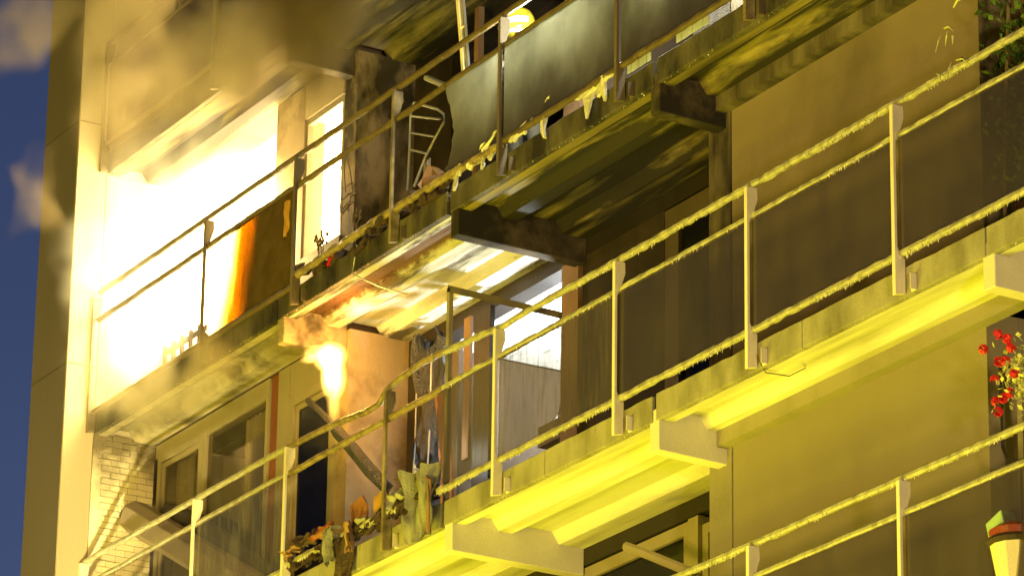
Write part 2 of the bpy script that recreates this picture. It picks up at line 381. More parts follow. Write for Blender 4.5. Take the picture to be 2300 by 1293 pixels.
def clone(src, parent, loc, name=None):
    c = src.copy(); COL.objects.link(c); c.parent = parent; c.location = Vector(loc) - Vector(parent['_o']); return c
def kind(o, k): o['kind'] = k; return o
def bevel(o, w=.006):
    m = o.modifiers.new('bevel', 'BEVEL'); m.width = w; m.segments = 2; m.limit_method = 'ANGLE'; return o

# ------------------------------------------------------------------ setting
FH = 2.885                                     # storey height; z = 0 is the top rail of the balcony in the middle
GZ = -13.3
kind(MB().box(-400, 400, -400, 400, GZ - .3, GZ).build('street', 'street'), 'structure')

BAY = [(-12.46, -8.30), (-8.16, -4.975), (-4.78, -1.57), (-1.43, 2.89), (3.03, 6.0)]
BEAM = [(-8.30, -8.16, .74), (-4.917, -4.78, 1.38), (-1.57, -1.43, .72), (2.89, 3.03, 1.38)]
SH, DP = .71, 1.38                             # front wall of the shallow bays, rear wall of the deep bays
B = thing('apartment_building', (-3, 1.5, GZ), 'yellow-lit concrete apartment block with ribbed balconies and a burnt corner flat', 'building')

def ribs(y1, z):
    pr = [(.11, -1.30), (.11, -1.509), (.195, -1.509), (.331, -1.416), (.446, -1.416), (.517, -1.512), (.656, -1.512),
          (.794, -1.430), (1.051, -1.430), (1.123, -1.535), (1.375, -1.535), (1.375, -1.30)]
    out = []
    for i, (y, zz) in enumerate(pr):
        if y <= y1: out.append((y, zz))
    if y1 < 1.3: out += [(y1, -1.512), (y1, -1.30)]
    return [(y, zz + z) for y, zz in out]

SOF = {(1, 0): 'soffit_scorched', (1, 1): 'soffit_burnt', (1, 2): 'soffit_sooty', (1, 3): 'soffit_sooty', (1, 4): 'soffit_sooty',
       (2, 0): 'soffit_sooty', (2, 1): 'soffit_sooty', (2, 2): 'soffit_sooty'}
BM = {(1, 0): 'beam_burnt', (1, 1): 'beam_sooty', (1, 2): 'beam_sooty', (2, 0): 'beam_sooty', (2, 1): 'beam_sooty'}
for fl in (2, 1, 0, -1):
    z = fl * FH
    for b, (x0, x1) in enumerate(BAY):
        deep = b in (1, 2, 4)
        y1 = 1.375 if deep else (.60 if b == 3 else .735)
        mat = SOF.get((fl, b), 'soffit')
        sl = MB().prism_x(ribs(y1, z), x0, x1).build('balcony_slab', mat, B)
        # the fascia is a row of separate precast pieces
        cuts = {0: [x0, -10.4, x1], 1: [-8.28, -6.6, x1], 2: [-4.917, -3.2, x1 + .06], 3: [x1 - 4.35, .62, x1 + .05], 4: [2.95, 4.6, x1]}[b]
        fm = 'fascia_sooty' if fl == 2 or (fl == 1 and b != 4) else 'fascia'
        for a, c in zip(cuts[:-1], cuts[1:]):
            n = max(2, int((c - a) / .12)); m = MB()
            # chipped lower and upper edge
            top = [(a + (c - a) * i / n, z - 1.285 + (.012 * noise.noise(Vector((i * .9 + a, z, 1))))) for i in range(n + 1)]
            bot = [(x, z - 1.506 + .006 * noise.noise(Vector((x * 9, z, 5)))) for x, _ in top]
            top[0] = (a + .004, top[0][1]); bot[0] = (a + .004, bot[0][1])
            top[-1] = (c - .004, top[-1][1]); bot[-1] = (c - .004, bot[-1][1])
            m.plate(bot + top[::-1], .05, .108)
            bevel(m.build('fascia_panel', fm, sl), .005)
        # mineral crust hanging under the fascia edge
        m = MB()
        m.spikes([(x0 + .02 + (x1 - x0 - .05) * random.random(), .055 + random.random() * .04, z - 1.503) for _ in range(int((x1 - x0) * 24))], .004, .011, .004, .014)
        kind(m.build('edge_crust', 'melt', sl), 'stuff')
        if b == 3:
            MB().box(x0 + .002, x1 - .25 if x1 < 2.9 else 2.04, .602, .712, z - 1.64, z - 1.30).build('lintel', 'pier' if fl < 1 else 'pier_sooty', B)
    for b, (x0, x1, yd) in enumerate(BEAM):
        mat = BM.get((fl, b), 'beam')
        m = MB().prism_x([(.062, z - 1.40), (.062, z - 1.752), (yd, z - 1.772), (yd, z - 1.40)], x0, x1)
        bevel(m.build('cross_beam', mat, B), .008)

# rear slabs / ceilings inside
for fl in (2, 1, 0, -1):
    z = fl * FH
    MB().box(-12.4, -8.36, .738, 2.7, z - 1.50, z - 1.31).build('room_ceiling', 'room', B)
    MB().box(-12.4, 6, 1.378, 5.2, z - 1.50, z - 1.31).build('room_ceiling', 'ceiling' if fl == 1 else 'room', B)
    MB().box(-8.1, 6, 5.2, 5.35, z - 1.5, z + 1.4).build('room_wall', 'room', B)
    MB().box(-8.35, -8.13, 1.60, 5.19, z - 1.5, z + 1.37).build('room_wall', 'room', B)
    MB().box(-4.80, -4.66, 1.56, 5.19, z - 1.5, z + 1.37).build('room_wall', 'room', B)
    MB().box(-12.46, -8.36, 2.6, 2.7, z - 1.5, z + 1.37).build('room_wall', 'room', B)
    MB().box(-1.6, -1.4, 1.0, 5.19, z - 1.5, z + 1.37).build('room_wall', 'room', B)

# end wall (fin)
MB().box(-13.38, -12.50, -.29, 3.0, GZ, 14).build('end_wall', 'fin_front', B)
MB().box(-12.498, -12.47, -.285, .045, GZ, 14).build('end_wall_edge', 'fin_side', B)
MB().box(-12.498, -12.486, .055, .76, GZ, -1.40).build('end_wall_lining', 'mortar', B)
for fl in (0, 1, 2):
    z = fl * FH
    back = MB().box(-12.498, -12.482, .055, .76, z - 1.30, z + 1.56).build('end_wall_lining', 'mortar', B)
for q in (-6, -3.3, -.6, 2.1, 4.8, 7.5): MB().box(-13.36, -12.52, -.2935, -.289, q, q + .006).box(-12.471, -12.4675, -.28, .04, q, q + .008).build('panel_joint', 'shade', B)
# bricks on the inner side of the end wall, visible around the lower left balcony
bm0 = MB().box(-12.498, -12.470, .059, .259, -1.286, -1.226).build('brick', 'brick', B, org=(-12.484, .055, -1.29))
bevel(bm0, .004)
bm0.data.materials[0] = M['brick']
first = True
for c in range(40):
    zz = -1.29 + c * .0675
    if zz > 1.35: break
    y = .055 - (0 if c % 2 else .104)
    while y < .74:
        if y < .05:
            y += .208; continue
        if not (c == 0 and abs(y - .055) < .01):
            o = bm0.copy(); COL.objects.link(o); o.parent = B
            o.location = Vector((-12.484 + random.uniform(-.003, .003), y, zz)) - Vector(B['_o'])
            if y + .205 > .76: o.scale.y = max(.2, (.755 - y) / .208)
        y += .208
MB().box(-12.499, -12.472, .056, .156, -1.29, 1.36).build('brick_edge', 'brick', B)
# plain lining on the upper floors (plastered)
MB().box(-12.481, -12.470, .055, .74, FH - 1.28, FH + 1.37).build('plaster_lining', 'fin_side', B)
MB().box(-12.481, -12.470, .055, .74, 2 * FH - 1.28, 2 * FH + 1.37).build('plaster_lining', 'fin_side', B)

# fixed walls
for fl in (2, 1, 0, -1, -2):
    z = fl * FH
    lo, hi = z - 1.298, z + 1.368
    MB().box(-1.355, 2.04, SH, 1.0, lo, hi).build('front_wall', 'wall_smoky' if fl in (0, 1) else 'wall', B)
    MB().box(-1.69, -1.363, SH - .008, 1.0, lo, hi).build('pier', 'pier_sooty' if fl in (0, 1) else 'pier', B)
    MB().box(-1.363, -1.356, SH + .02, 1.0, lo, hi).build('joint', 'shade', B)
    # wall piece facing right behind the front wall, brown
    MB().box(1.90, 2.045, 1.001, 1.5, lo, hi).build('return_wall', 'pink_board' if fl == 0 else 'pier', B)
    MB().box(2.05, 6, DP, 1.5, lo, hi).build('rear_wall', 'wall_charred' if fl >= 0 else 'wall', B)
    # left pier and its return wall
    MB().box(-8.35, -8.102, SH + .03, 1.56, lo, hi).build('pier', 'wall_cream' if fl == 0 else 'wall_burnt' if fl == 1 else 'pier', B)

def pane_window(x0, x1, z0, z1, y, frame='frame', pane='pane', t=.07, sash=True, parent=B, depth=.08):
    m = MB().box(x0, x0 + t, y, y + depth, z0, z1).box(x1 - t, x1, y, y + depth, z0, z1)
    m.box(x0 + t, x1 - t, y + .001, y + depth, z1 - t, z1).box(x0 + t, x1 - t, y + .001, y + depth, z0, z0 + t)
    f = m.build('window_frame', frame, parent); 
    if sash:
        a, s_ = t + .012, .055
        m = MB(); X0, X1, Z0, Z1 = x0 + a, x1 - a, z0 + a, z1 - a
        m.box(X0, X0 + s_, y + .02, y + .06, Z0, Z1).box(X1 - s_, X1, y + .02, y + .06, Z0, Z1)
        m.box(X0 + s_, X1 - s_, y + .021, y + .06, Z1 - s_, Z1).box(X0 + s_, X1 - s_, y + .021, y + .06, Z0, Z0 + s_)
        m.build('sash', frame, f)
        MB().box(X0 + s_, X1 - s_, y + .036, y + .044, Z0 + s_, Z1 - s_).build('pane', pane, f)
    else:
        MB().box(x0 + t, x1 - t, y + .036, y + .044, z0 + t, z1 - t).build('pane', pane, f)
    return f

for fl in (2, 1, 0, -1):
    z = fl * FH; fire = fl == 1
    fr = 'frame' if fl <= 0 else 'frame_sooty'
    lo, hi = z - 1.298, z + 1.368
    # left (shallow) bay
    if not fire:
        pane_window(-12.38, -11.31, lo + .02, z + 1.22, .75, fr, 'pane_clear')
        pane_window(-11.30, -9.84, lo + .02, z + 1.22, .752, fr, 'pane_clear', t=.05, sash=False)
        MB().box(-12.46, -9.84, .76, .95, z + 1.221, hi).build('head_panel', fr, B)
        MB().box(-9.61, -9.37, .745, .9, lo, hi).build('wall_panel', 'frame' if fl <= 0 else 'frame_sooty', B)
        MB().box(-9.80, -9.62, .77, .9, lo, hi).build('wall_strip', 'frame_red' if fl == 0 else fr, B)
        pane_window(-9.36, -8.36, lo + .3, z + 1.02, .74, fr if fl else 'frame', 'pane', t=.10)
        MB().box(-9.36, -8.36, .75, .9, z + 1.021, hi).build('head_panel', fr, B)
    else:
        MB().box(-9.80, -9.18, .72, .95, lo, hi).build('wall_panel', 'wall_cream', B)
        MB().box(-9.179, -8.36, .722, .95, z + 1.0, hi).build('head_panel', 'fin_side', B)
        MB().box(-9.179, -8.36, .722, .95, lo, z - .48).build('wall_panel', 'fin_side', B)
        m = MB().box(-9.18, -9.14, .74, .80, z - .47, z + .99).box(-8.40, -8.362, .74, .80, z - .47, z + .99)
        m.box(-9.139, -8.401, .741, .80, z + .93, z + .99)
        m.build('window_frame', 'frame', B)
    # deep bays
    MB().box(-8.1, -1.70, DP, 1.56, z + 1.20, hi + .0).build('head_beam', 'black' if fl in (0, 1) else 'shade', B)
    if fl == -1:
        pane_window(-4.83, -3.06, lo + .02, z + 1.18, DP + .01, 'frame', 'pane', t=.11, sash=False)
        MB().box(-3.055, -2.90, DP - .02, 1.5, lo, z + 1.18).build('mullion', 'frame', B)
        pane_window(-2.895, -1.72, lo + .02, z + 1.10, DP + .02, 'frame', 'pane', t=.09)
        pane_window(-8.0, -4.99, lo + .02, z + 1.18, DP + .01, 'frame', 'pane', t=.10, sash=False)
    elif fl == 0:
        MB().box(-4.84, -3.47, DP, 1.54, lo, z + 1.198).build('rear_wall', 'wall_charred', B)
        pane_window(-3.46, -1.72, lo + .02, z + 1.42 - .24, DP + .0, 'frame_sooty', 'pane', t=.22, sash=False)
        MB().box(-5.15, -4.86, DP - .04, 1.52, lo, z + 1.19).build('door_jamb', 'pink_board', B)
        MB().box(-7.18, -5.16, DP, 1.50, lo, z - .55).build('parapet_wall', 'room', B)
        MB().box(-8.1, -7.60, DP, 1.50, lo, z + 1.198).build('rear_wall', 'wall_charred', B)
    elif fl == 1:
        MB().box(-8.1, -7.35, DP, 1.50, lo, z + 1.198).build('rear_wall', 'wall_charred', B)
        MB().box(-7.34, -5.16, DP, 1.50, lo, z - .40).build('parapet_wall', 'wall_charred', B)
        MB().box(-5.15, -4.86, DP - .04, 1.52, lo, z + 1.19).build('door_jamb', 'pink_board', B)
        MB().box(-3.0, -1.7, DP, 1.54, lo, z + 1.198).build('rear_wall', 'wall_charred', B)
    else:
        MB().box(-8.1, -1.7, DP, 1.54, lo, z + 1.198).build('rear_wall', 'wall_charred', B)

# ------------------------------------------------------------------ railings
PX_ = 1.957
def post_bm(x, z, w=.020):
    pr = [(-.046, -.025), (.052, -.025), (.056, -.12), (.012, -.262), (-.020, -.300), (-.020, -1.14), (.0, -1.19), (.046, -1.225), (.046, -1.49), (-.046, -1.51)]
    return MB().prism_x([(y, q + z) for y, q in pr], x - w, x + w)
BENT = [(-7.88, .0), (-7.4, -.02), (-6.85, -.04), (-6.33, -.09), (-6.08, -.075), (-5.94, .01), (-5.67, .05), (-5.31, .08), (-4.86, .065), (-4.48, .035), (-3.94, .0)]
def bent(x):
    for (a, u), (b, v) in zip(BENT[:-1], BENT[1:]):
        if a <= x <= b: return u + (v - u) * (x - a) / (b - a)
    return 0.0
def rail(par, name, x0, x1, z, mat, dz=lambda x: 0.0, r=.028, drip=1.0, tooth=.03, jit=.22, ey=.012):
    n = int((x1 - x0) / .045)
    pts = [(x0 + (x1 - x0) * i / n, ey + .004 * noise.noise(Vector((i * .3, z, 2))), z + dz(x0 + (x1 - x0) * i / n) + .006 * noise.noise(Vector((i * .11, z, 9)))) for i in range(n + 1)]
    o = MB().tube(pts, r, 8, (1, 1.05), jit, seed=z * 3).build(name, mat, par)
    if drip:
        sp = []
        for p in pts:
            d = .5 + .5 * noise.noise(Vector((p[0] * 1.1, z, 4)))
            k = 3 if d > .55 else (1 if d > .40 else 0)
            for _ in range(k):
                if random.random() < drip:
                    sp.append((p[0] + random.uniform(-.022, .022), ey + random.uniform(-.024, .012), p[2] - r * .92))
        m = MB().spikes(sp, .005, .010, tooth * .2, tooth * .55)
        kind(m.build('drip_crust', 'melt' if mat == 'rail' else mat, o), 'stuff')
    return o
RL = {}
LAB = {2: 'smoke-veiled top left balcony railing, highest of the railings',
       1: 'sooty balcony railing crossing in front of the big white blaze',
       0: 'foam-crusted balcony railing with a warped stretch below the falling flame',
       -1: 'lowest balcony railing, beside the red geraniums at lower right'}
for fl in (2, 1, 0, -1):
    z = fl * FH
    R_ = thing('balcony_railing', (-4, 0, z - 1.5), LAB[fl], 'railing', 'railings along the balconies'); RL[fl] = R_
    bright = fl <= 0
    ks = [k for k in range(-5, 3) if not (fl == 2 and k > -3)]
    # posts
    p_src = {}
    for k in ks:
        x = k * PX_
        mt = 'post' if bright and not (fl == 0 and k == -3) else ('post_burnt' if fl == 0 else ('post_burnt' if fl == 1 and k in (-3, 0) else 'post_sooty'))
        if mt not in p_src:
            o = post_bm(x, z).build('post', mt, R_, org=(x, 0, z)); bevel(o, .004); p_src[mt] = o
        else: o = clone(p_src[mt], R_, (x, 0, z))
        if fl == 0 and k == -3: o['label'] = 'scorched brown post'
    o = clone(p_src[list(p_src)[0]], R_, (-12.44, 0, z))
    # fixing plates beside the post feet
    b_src = None
    for k in ks:
        x = k * PX_ + .125
        if b_src is None:
            m = MB().box(x - .028, x + .028, .036, .048, z - 1.50, z - 1.38).box(x + .024, x + .03, -.01, .036, z - 1.50, z - 1.38)
            b_src = m.build('fixing_plate', 'post' if bright else 'post_sooty', R_, org=(x, .04, z - 1.44))
            MB().lathe([(.012, 0), (.012, .02)], (x, .02, z - 1.445), 8).build('bolt', 'frame_sooty', b_src)
        else: c = clone(b_src, R_, (x, .04, z - 1.44))
    if fl == 0:
        rail(R_, 'top_rail', -12.46, -7.88, 0, 'rail', drip=.35, tooth=.02, jit=.12)
        rail(R_, 'top_rail', -7.86, -4.86, 0, 'rail_burnt', bent, r=.030, drip=1, tooth=.035)
        rail(R_, 'top_rail', -4.88, 6, 0, 'rail', bent, r=.029, drip=1, tooth=.04, jit=.4)
        rail(R_, 'mid_rail', -12.46, -7.88, -.262, 'rail', drip=.3, tooth=.02, r=.027, jit=.12)
        rail(R_, 'mid_rail', -7.86, -4.9, -.262, 'rail_burnt', lambda x: -.01, r=.030, tooth=.035)
        rail(R_, 'mid_rail', -4.92, 6, -.262, 'rail', r=.026, tooth=.045, jit=.4)
        rail(R_, 'bottom_rail', -12.46, -7.9, -1.19, 'rail', r=.028, drip=.5)
        rail(R_, 'bottom_rail', -7.86, -5.5, -1.15, 'rail', r=.030, tooth=.05, jit=.3)
        rail(R_, 'bottom_rail', -4.95, 6, -1.19, 'rail', r=.030, tooth=.05, jit=.35)
    elif fl == -1:
        rail(R_, 'top_rail', -12.46, 6, z, 'rail', r=.028, drip=.9, tooth=.03, jit=.25)
        rail(R_, 'mid_rail', -12.46, 6, z - .262, 'rail', r=.028, drip=.6, tooth=.015, jit=.15)
        rail(R_, 'bottom_rail', -12.46, 6, z - 1.19, 'rail', r=.028, drip=.6)
    elif fl == 1:
        rail(R_, 'top_rail', -12.40, 6, z + .02, 'rail_sooty', r=.030, drip=.15, tooth=.02, jit=.18)
        rail(R_, 'mid_rail', -12.40, 6, z - .285, 'rail_sooty', lambda x: .03 * noise.noise(Vector((x * .8, 1, 1))) if x > -8 else 0, r=.028, drip=.2, tooth=.03, jit=.3)
        rail(R_, 'bottom_rail', -12.40, -7.9, z - 1.29, 'rail_sooty', r=.032, drip=.1)
        rail(R_, 'bottom_rail', -7.88, -3.9, z - 1.20, 'rail_burnt', lambda x: .03 * math.sin((x + 7.9) * .8), r=.036, drip=.8, tooth=.05, jit=.5)
        rail(R_, 'bottom_rail', -3.92, 6, z - 1.185, 'rail_sooty', r=.030, drip=.1)
    else:
        rail(R_, 'top_rail', -12.46, 6, z - .02, 'rail_sooty', r=.026, drip=0, jit=.1)
        rail(R_, 'mid_rail', -12.46, 6, z - .28, 'rail_sooty', r=.026, drip=0, jit=.1)
        rail(R_, 'bottom_rail', -12.46, 6, z - 1.19, 'rail_sooty', r=.026, drip=0, jit=.1)

def glass_panel(fl, x0, x1, mat, out=None, z0=-1.17, z1=-.285):
    z = fl * FH
    if out is None: out = [(x0 + .028, z0), (x1 - .022, z0), (x1 - .022, z1), (x0 + .028, z1)]
    return MB().plate([(x, q + z) for x, q in out], -.004, .004).build('glass_panel', mat, RL[fl])
P_ = lambda k: k * PX_
# middle balcony
glass_panel(0, -12.42, P_(-5), 'glass_clear')
glass_panel(0, P_(-5), P_(-4), 'glass_frosted')
def jag(pts, amp=.02, n=6):
    out = []
    for (a, b), (c, d) in zip(pts[:-1], pts[1:]):
        for i in range(n):
            t = i / n; out.append((a + (c - a) * t + random.uniform(-amp, amp), b + (d - b) * t + random.uniform(-amp, amp)))
    return out + [pts[-1]]
glass_panel(0, 0, 0, 'glass_streaky', jag([(-4.97, -.30), (-4.98, -.62), (-4.90, -.9), (-4.86, -1.15)], .012) + [(P_(-2) - .022, -1.17), (P_(-2) - .022, -.285)])
glass_panel(0, P_(-2), P_(-1), 'glass_streaky')
for k in (-1, 0, 1, 2): glass_panel(0, P_(k), P_(k + 1), 'glass')
# lowest balcony
glass_panel(-1, -12.42, P_(-5), 'glass')
for k in range(-5, 3): glass_panel(-1, P_(k), P_(k + 1), 'glass')
# balcony in front of the blaze
glass_panel(1, P_(-5), P_(-4), 'glass_half_sooty', z0=-1.28, z1=-.31)
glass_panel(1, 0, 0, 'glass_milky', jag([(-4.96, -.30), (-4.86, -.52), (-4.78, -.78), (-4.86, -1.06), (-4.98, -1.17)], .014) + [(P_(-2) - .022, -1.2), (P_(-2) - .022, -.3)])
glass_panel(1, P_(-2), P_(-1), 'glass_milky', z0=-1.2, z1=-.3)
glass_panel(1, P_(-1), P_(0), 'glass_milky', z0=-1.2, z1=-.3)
for k in (0, 1): glass_panel(1, P_(k), P_(k + 1), 'glass')
# top balcony
glass_panel(2, -12.42, P_(-5), 'glass_sooty'); glass_panel(2, P_(-5), P_(-4), 'glass_sooty'); glass_panel(2, P_(-4), P_(-3), 'glass_sooty')

# ------------------------------------------------------------------ the things on and around the balconies
def shard(name, pts, y, th, mat, label, cat, group=None, lump=.05, sub=5, tilt=0.0):
    out = jag(pts + [pts[0]], .012, 3)[:-1]
    for _ in range(0):
        q = []
        for i in range(len(out)):
            a, b = out[i], out[(i + 1) % len(out)]
            q += [(a[0] * .75 + b[0] * .25, a[1] * .75 + b[1] * .25), (a[0] * .25 + b[0] * .75, a[1] * .25 + b[1] * .75)]
        out = q
    cx = sum(p[0] for p in out) / len(out); cz = min(p[1] for p in out)
    m = MB().plate([(a, b) for a, b in out], y, y + th, lump)
    if tilt: m.v = [(a, b + (c - cz) * tilt, c) for a, b, c in m.v]
    return tag(m.build(name, mat, org=(cx, y, cz)), label, cat, group)
def crumple(name, c, size, mat, label, cat, group=None, seed=0, n=9, amp=.4, parent=None, tear=.08):
    """a crumpled sheet: a folded grid with thickness"""
    m = MB(); sx, sy, sz = size; vs = []
    for j in range(n + 1):
        for i in range(n + 1):
            u, v = i / n - .5, j / n - .5
            w = noise.noise(Vector((u * 5 + seed, v * 2, seed * 1.7)))
            w2 = noise.noise(Vector((u * 7 + seed, v * 7, 9 + seed)))
            vs.append((c[0] + u * sx + w2 * sx * amp * .3, c[1] + w * sy * 1.6, c[2] + v * sz + w2 * sz * amp * .4 + abs(w) * sz * .1))
    N = len(vs); fs = []
    back = [(x, y + .006, z) for x, y, z in vs]
    for j in range(n):
        for i in range(n):
            a = j * (n + 1) + i
            # torn away corners
            if (i in (0, n - 1) or j in (0, n - 1)) and noise.noise(Vector((i * .9 + seed * 3, j * .9, 2))) > tear: continue
            fs.append((a, a + 1, a + n + 2, a + n + 1)); fs.append((a + N, a + n + 1 + N, a + n + 2 + N, a + 1 + N))
    m.add(vs + back, fs)
    o = m.build(name, mat, parent, org=(c[0], c[1], c[2] - sz / 2) if parent is None else None, smooth=True)
    ss = o.modifiers.new('sub', 'SUBSURF'); ss.levels = 2; ss.render_levels = 2
    return tag(o, label, cat, group) if parent is None else o
def sag(a, b, drop=.1, n=10):
    a, b = Vector(a), Vector(b)
    return [a.lerp(b, i / n) + Vector((0, 0, -drop * 4 * (i / n) * (1 - i / n))) for i in range(n + 1)]

# firefighter on the upper balcony, only helmet and shoulders clear the rail
fz = FH - 1.262
F = thing('person', (-4.62, .66, fz), 'firefighter in yellow helmet behind the rail of the upper burnt balcony', 'person')
def skin_body(parent, joints, bones, mat, name):
    me = bpy.data.meshes.new(name)
    me.from_pydata([tuple(Vector(j[0]) - Vector(parent['_o'])) for j in joints], bones, []); me.materials.append(M[mat])
    o = bpy.data.objects.new(name, me); COL.objects.link(o); o.parent = parent
    sk = o.modifiers.new('skin', 'SKIN'); sk.use_smooth_shade = True
    for i, j in enumerate(joints):
        r = j[1]; me.skin_vertices[0].data[i].radius = (r, r) if not isinstance(r, tuple) else r
    me.skin_vertices[0].data[0].use_root = True
    sub = o.modifiers.new('sub', 'SUBSURF'); sub.levels = 1; sub.render_levels = 1
    return o
bx, by = -4.66, .64
jt = [((bx, by, fz + .95), (.16, .13)), ((bx, by, fz + 1.15), (.16, .12)), ((bx, by - .02, fz + 1.36), (.19, .13)), ((bx, by - .03, fz + 1.46), .06), ((bx + .01, by - .05, fz + 1.56), .075), ((bx + .01, by - .05, fz + 1.66), .09),
      ((bx - .2, by - .02, fz + 1.38), .075), ((bx - .30, by - .10, fz + 1.12), .06), ((bx - .18, by - .34, fz + 1.02), .045), ((bx - .12, by - .42, fz + 1.02), .035),
      ((bx + .2, by - .02, fz + 1.38), .075), ((bx + .32, by - .08, fz + 1.12), .06), ((bx + .22, by - .32, fz + 1.05), .045), ((bx + .16, by - .42, fz + 1.06), .035),
      ((bx - .10, by, fz + .86), .11), ((bx - .12, by, fz + .48), .085), ((bx - .12, by + .02, fz + .10), .07), ((bx - .12, by - .12, fz + .05), .05),
      ((bx + .10, by, fz + .86), .11), ((bx + .14, by + .04, fz + .48), .085), ((bx + .15, by + .06, fz + .10), .07), ((bx + .15, by - .08, fz + .05), .05)]
bo = [(0, 1), (1, 2), (2, 3), (3, 4), (4, 5), (2, 6), (6, 7), (7, 8), (8, 9), (2, 10), (10, 11), (11, 12), (12, 13), (0, 14), (14, 15), (15, 16), (16, 17), (0, 18), (18, 19), (19, 20), (20, 21)]
skin_body(F, jt, bo, 'coat', 'body')
for sx in (-1, 1):                                            # gloved hands with five fingers each
    m = MB(); h = Vector((bx + sx * .14, by - .45, fz + 1.05))
    m.tube([h + Vector((0, .05, 0)), h, h + Vector((0, -.05, 0))], .042, 8, (1, .6))
    for q in range(4): m.tube([h + Vector((-.033 + q * .022, -.04, 0)), h + Vector((-.034 + q * .023, -.085 - .01 * (q in (1, 2)), -.012)), h + Vector((-.034 + q * .023, -.10, -.045))], .011, 6)
    m.tube([h + Vector((-sx * .035, .0, 0)), h + Vector((-sx * .06, -.03, -.01)), h + Vector((-sx * .055, -.055, -.03))], .012, 6)
    m.build('hand', 'char', F, smooth=True)
hc = Vector((bx - .02, by - .06, fz + 1.60))
m = MB()
prof = [(.168, -.10), (.165, -.06), (.160, 0), (.145, .06), (.115, .11), (.06, .145), (.015, .155)]
m.lathe(prof, hc, 22)
# long neck protector at the side
m.tube([hc + Vector((-.11, .05, -.05)), hc + Vector((-.06, .06, -.20)), hc + Vector((.02, .03, -.26))], .07, 10, (1, .8))
hm = m.build('helmet', 'helmet', F, smooth=True)
MB().tube([hc + Vector((-.13, -.12, -.02)), hc + Vector((.02, -.19, -.03)), hc + Vector((.15, -.10, -.02)), hc + Vector((.19, 0, -.02))], .028, 8, (.5, 1.2)).build('visor', 'helmet_white', hm, smooth=True)
MB().tube([hc + Vector((.02, -.16, -.12)), hc + Vector((.12, -.12, -.13)), hc + Vector((.15, -.04, -.12))], .02, 8).build('chin_guard', 'helmet_white', hm, smooth=True)
m = MB().tube([Vector((bx + .01, by - .13, fz + 1.57)), Vector((bx + .03, by - .15, fz + 1.54))], .035, 8); m.build('face', 'skin', F, smooth=True)

# poles and uprights in the upper burnt balcony
T = thing('ladder', (-5.5, .5, fz + .9), 'pale yellow pole ladder leaning out above the sooty upper rail', 'ladder')
for dx in (0, .085):
    MB().tube([(-5.45 + dx, .5, fz + 1.0), (-5.56 + dx, .5, 3.3), (-5.80 + dx, .5, 4.6)], .028 if dx == 0 else .014, 4).build('stile', 'ladder' if dx == 0 else 'metal_light', T)
MB().tube([(-5.62, .5, 3.5), (-5.52, .5, 3.5)], .012, 6).build('rung', 'ladder', T)
tag(MB().box(-6.60, -6.52, 1.20, 1.26, fz, 4.25).build('upright_timber', 'pink_board', org=(-6.56, 1.23, fz)), 'orange-brown upright timber standing in the dark doorway beside the pole ladder', 'timber')
tag(MB().tube([(-6.62, .7, 3.42), (-6.05, .62, 3.10)], .03, 5, jit=.3).build('fallen_batten', 'metal_light', org=(-6.4, .65, 3.1)), 'scorched batten lying aslant under the upper sooty rail', 'timber')

# metal garden chair behind the broken glass
C_ = thing('garden_chair', (-6.4, .6, fz), 'tubular metal garden chair in the dark behind the broken glass of the sooty balcony', 'chair')
y0 = .6
MB().tube([(-6.75, y0, 2.30), (-6.73, y0, 2.72), (-6.72, y0, 3.08), (-6.66, y0, 3.16), (-6.2, y0, 2.93), (-6.08, y0, 2.84), (-6.06, y0, 2.76), (-6.22, y0, 2.66), (-6.42, y0, 2.52), (-6.62, y0, 2.30)], .013, 6, jit=.05).build('back_frame', 'metal_light', C_)
for q in (0, 1, 2):
    MB().tube([(-6.71, y0, 3.04 - q * .17), (-6.12 - .12 * q, y0 - .01, 2.80 - q * .13)], .010, 6).build('slat', 'metal_light', C_)
for q in (0, 1):
    MB().tube([(-6.46 + q * .10, y0 + .02, 2.50), (-6.44 + q * .10, y0, 2.05), (-6.44 + q * .10, y0, fz)], .011, 6).build('leg', 'metal_light', C_)

# wire hanging basket by the bright window
K = thing('hanging_basket', (-8.0, .6, 2.52), 'bent wire hanging basket against the cream wall right of the bright window', 'basket')
m = MB()
for dx, dz in ((-.16, .18), (0, .10), (.15, .05)):
    m.tube([(-8.05, .6, 3.16), (-8.05 + dx * .8, .6, 2.9), (-8.05 + dx, .6 + .02, 2.62 + dz)], .005, 4)
m.build('hanger', 'wire', K)
m = MB()
for r, zz in ((.20, 2.72), (.17, 2.62), (.09, 2.54)):
    m.tube([(-8.05 + r * math.cos(a / 16 * 6.283), .6 + r * .5 * math.sin(a / 16 * 6.283), zz + .03 * math.sin(a * 1.7)) for a in range(17)], .005, 4)
for a in range(7):
    an = a / 7 * 6.283
    m.tube([(-8.05 + .20 * math.cos(an), .6 + .1 * math.sin(an), 2.72), (-8.05 + .17 * math.cos(an), .6 + .09 * math.sin(an), 2.62), (-8.05, .6, 2.50)], .004, 4)
m.build('bowl', 'wire', K)

